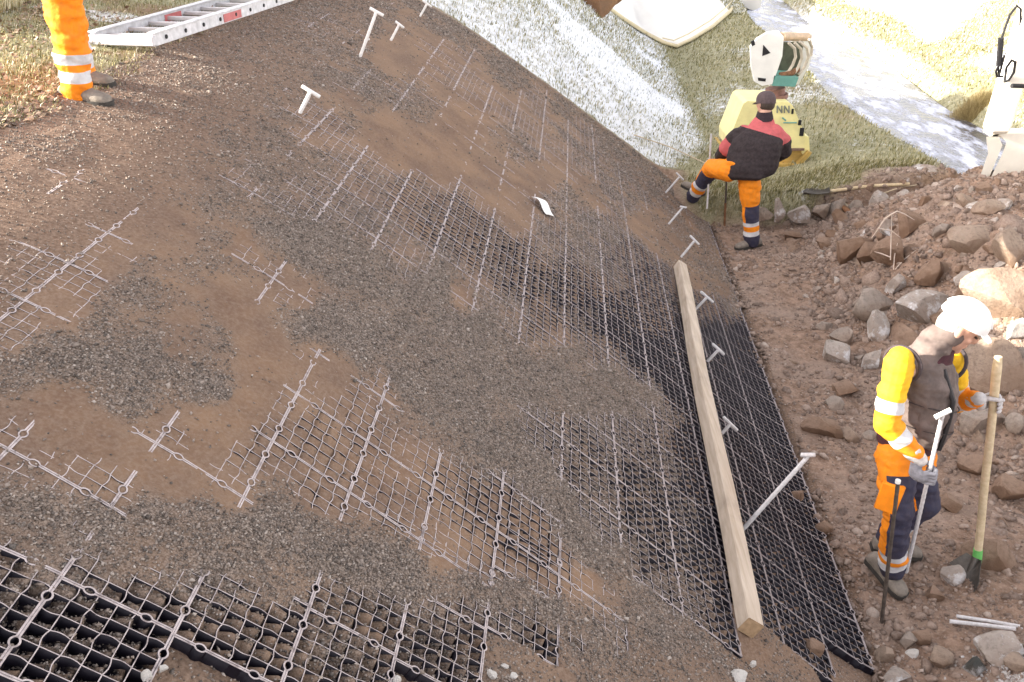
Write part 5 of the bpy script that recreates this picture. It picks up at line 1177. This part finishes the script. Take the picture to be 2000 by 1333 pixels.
# brown bush by the brook
bu = G(1890, 226); n = 2600; a = RNG.uniform(0, 2 * pi, n); rr = np.sqrt(RNG.uniform(0, 1, n)) * .27; bx = bu.x + rr * np.cos(a) * 1.1; by = bu.y + rr * np.sin(a) * .8; bz = HT(bx, by)
hh = (.24 * np.sqrt(np.maximum(.05, 1 - (rr / .32) ** 2)) * RNG.uniform(.6, 1.1, n)); d = np.stack([np.cos(a), np.sin(a), 0 * a], -1); base = np.stack([bx, by, bz - .02], -1); td = RNG.normal(0, .22, (n, 3)) * [1, 1, 0]
V = np.stack([base + [.004, 0, 0], base - [.004, 0, 0], base + np.array([0, 0, 1.]) * hh[:, None] + (td + d * .3) * hh[:, None]], 1); F = np.arange(n * 3).reshape(n, 3)
tag(put('bush', npmesh('bush', V.reshape(-1, 3), F), grassmat('brown_bush', [(0, (.20, .15, .06)), (.5, (.42, .33, .16)), (1, (.60, .50, .28))])), 'low brown bush on the far side of the brook, left of the bucket', 'bush')
# leaves
Pn, ds = sample((g_ > .25) * near_ ** 2 * (vv < 7.5) * (uu > 3.8) * (.25 + (fbm(gxy[:, 0] * 1.3, gxy[:, 1] * 1.3, 3, 95) > .05)), 2600); n = len(Pn)
a = RNG.uniform(0, 2 * pi, n); L_ = RNG.uniform(.009, .024, n); d = np.stack([np.cos(a), np.sin(a), RNG.normal(0, .25, n)], -1); s_ = np.stack([-np.sin(a), np.cos(a), RNG.normal(0, .3, n)], -1); c = Pn + [0, 0, .012]
V = np.stack([c - d * L_[:, None], c + s_ * L_[:, None] * .6 + [0, 0, .006], c + d * L_[:, None] + [0, 0, .008], c - s_ * L_[:, None] * .6], 1); F = np.array([[0, 1, 2], [0, 2, 3]])[None] + (np.arange(n) * 4)[:, None, None]
tag(put('dead_leaves', npmesh('dead_leaves', V.reshape(-1, 3), F.reshape(-1, 3)), M_LEAF), 'brown dead leaves scattered on the grass at the crest', 'leaves', kind='stuff')
# crumbs and clods in the trench and on the heap
soilw = (g_ < .4) * (uu < .02) * (gxy[:, 1] < 10.4)
e_ = sstep(gxy[:, 0], 2.7, 3.4)
Pn, ds = sample(soilw * (.30 + e_) * near_ * (.35 + (fbm(gxy[:, 0] * 2, gxy[:, 1] * 2, 3, 97) > 0)), 24000)
sz = .0055 * (1 + RNG.pareto(2.3, len(Pn))); sz = np.clip(sz, .004, .030) * (.8 + .05 * ds)
tag(scatter('soil_crumbs', Pn + [0, 0, .1] * sz[:, None], sz, M_CRUMB, (ICO_V, ICO_F), .7, .38), 'crumbs and clods of brown soil strewn over the trench floor and heap', 'soil', kind='stuff')
Pn, ds = sample(soilw * e_ * near_ * (gxy[:, 1] > 4.3), 420)
sz = np.clip(.028 * (1 + RNG.pareto(2.6, len(Pn))), .02, .10)
big = scatter('clods', Pn - [0, 0, .35] * sz[:, None], sz, M_CRUMB, (ICO_V, ICO_F), .8, .36, sm=False); tag(big, 'larger broken clods of earth and stone on the spoil heap', 'clods', kind='stuff')
bm2 = bmesh.new(); bmesh.ops.create_icosphere(bm2, subdivisions=3, radius=1); bm2.verts.ensure_lookup_table(); I3V = np.array([v.co[:] for v in bm2.verts]); I3F = np.array([[v.index for v in f.verts] for f in bm2.faces]); bm2.free()
def angular(seed):
    r = np.random.default_rng(seed); V = I3V.copy()
    for _ in range(11):
        d = r.normal(size=3); d /= np.linalg.norm(d); lim = r.uniform(.4, .75); V = V - np.maximum(V @ d - lim, 0)[:, None] * d
    return V * (1 + .06 * fbm(V[:, 0] * 3 + seed, V[:, 1] * 3 + V[:, 2] * 2, 3, seed))[:, None]
for k in range(6):
    Pn, ds = sample(soilw * (e_ + .02) * near_ * (gxy[:, 1] > 4.6) * (gxy[:, 0] < 6.5), 46)
    sz = np.clip(.055 * (1 + RNG.pareto(3.0, len(Pn))), .05, .17)
    o = scatter('broken_clods', Pn - [0, 0, .30] * sz[:, None], sz, [R_CLAY, R_GREY, R_CLAY, R_TAN, R_CLAY, R_PALE][k], (angular(900 + k), I3F), .75, .04, sm=True)
    try: o.data.set_sharp_from_angle(angle=radians(26))
    except Exception: pass
    tag(o, ['brown earth clods packed into the spoil heap', 'grey stone rubble mixed into the spoil heap', 'muddy lumps scattered over the spoil heap', 'tan stone rubble mixed into the spoil heap', 'small dirty clods lying between the boulders', 'pale broken stones mixed into the spoil heap'][k], 'rubble', kind='stuff')
# frosty gravel on the small mound, lower right, and beside the near mat steps
Pn, ds = sample(np.exp(-(((gxy[:, 0] - 2.75) / .30) ** 2 + ((gxy[:, 1] - 3.1) / .24) ** 2)), 5000); tag(scatter('frosty_rubble', Pn, RNG.uniform(.004, .012, len(Pn)), M_FROSTSTONE, (ICO_V, ICO_F), .8, .25), 'frosted rubble on the small mound at the lower right', 'rubble', kind='stuff')

# ------------------------------------------------------------------ BROOK: half frozen water in the channel
ys = np.linspace(9.8, 42, 260); xs_ = 5.85 + .5 * sstep(ys, 15, 27) + .9 * sstep(ys, 24, 40) + .12 * np.sin(ys * .8); of = np.linspace(-.78, .78, 13)
bx = xs_[:, None] + of[None, :]; by = ys[:, None] + 0 * of[None, :]; lv = HT(xs_, ys, False); bz = (lv + .13)[:, None] + .012 * fbm(bx * 2.2, by * 1.1, 3, 201)
idx = np.arange(bx.size).reshape(bx.shape); F = np.stack([idx[:-1, :-1], idx[:-1, 1:], idx[1:, 1:], idx[1:, :-1]], -1).reshape(-1, 4)
q = NT('ice_and_water', .2, .5); tc = q.n('ShaderNodeTexCoord'); mp = q.n('ShaderNodeMapping'); mp.inputs['Scale'].default_value = (1.6, .55, 1); q.l(tc.outputs['Object'], mp.inputs[0]); f = q.noise(2.6, 7, mp.outputs[0], .68)
q.col(q.ramp(f, [(.44, (.075, .075, .085)), (.50, (.24, .25, .30)), (.56, (.50, .53, .62)), (.66, (.80, .82, .90))])); q.l(q.ramp(f, [(.45, (.08, .08, .08)), (.55, (.6, .6, .6))]), q.b.inputs['Roughness']); q.bump(q.noise(9, 6), .3, .03)
me = npmesh('brook', np.stack([bx, by, bz], -1).reshape(-1, 3), F); smooth(me); tag(put('brook', me, q.m), kind='structure')
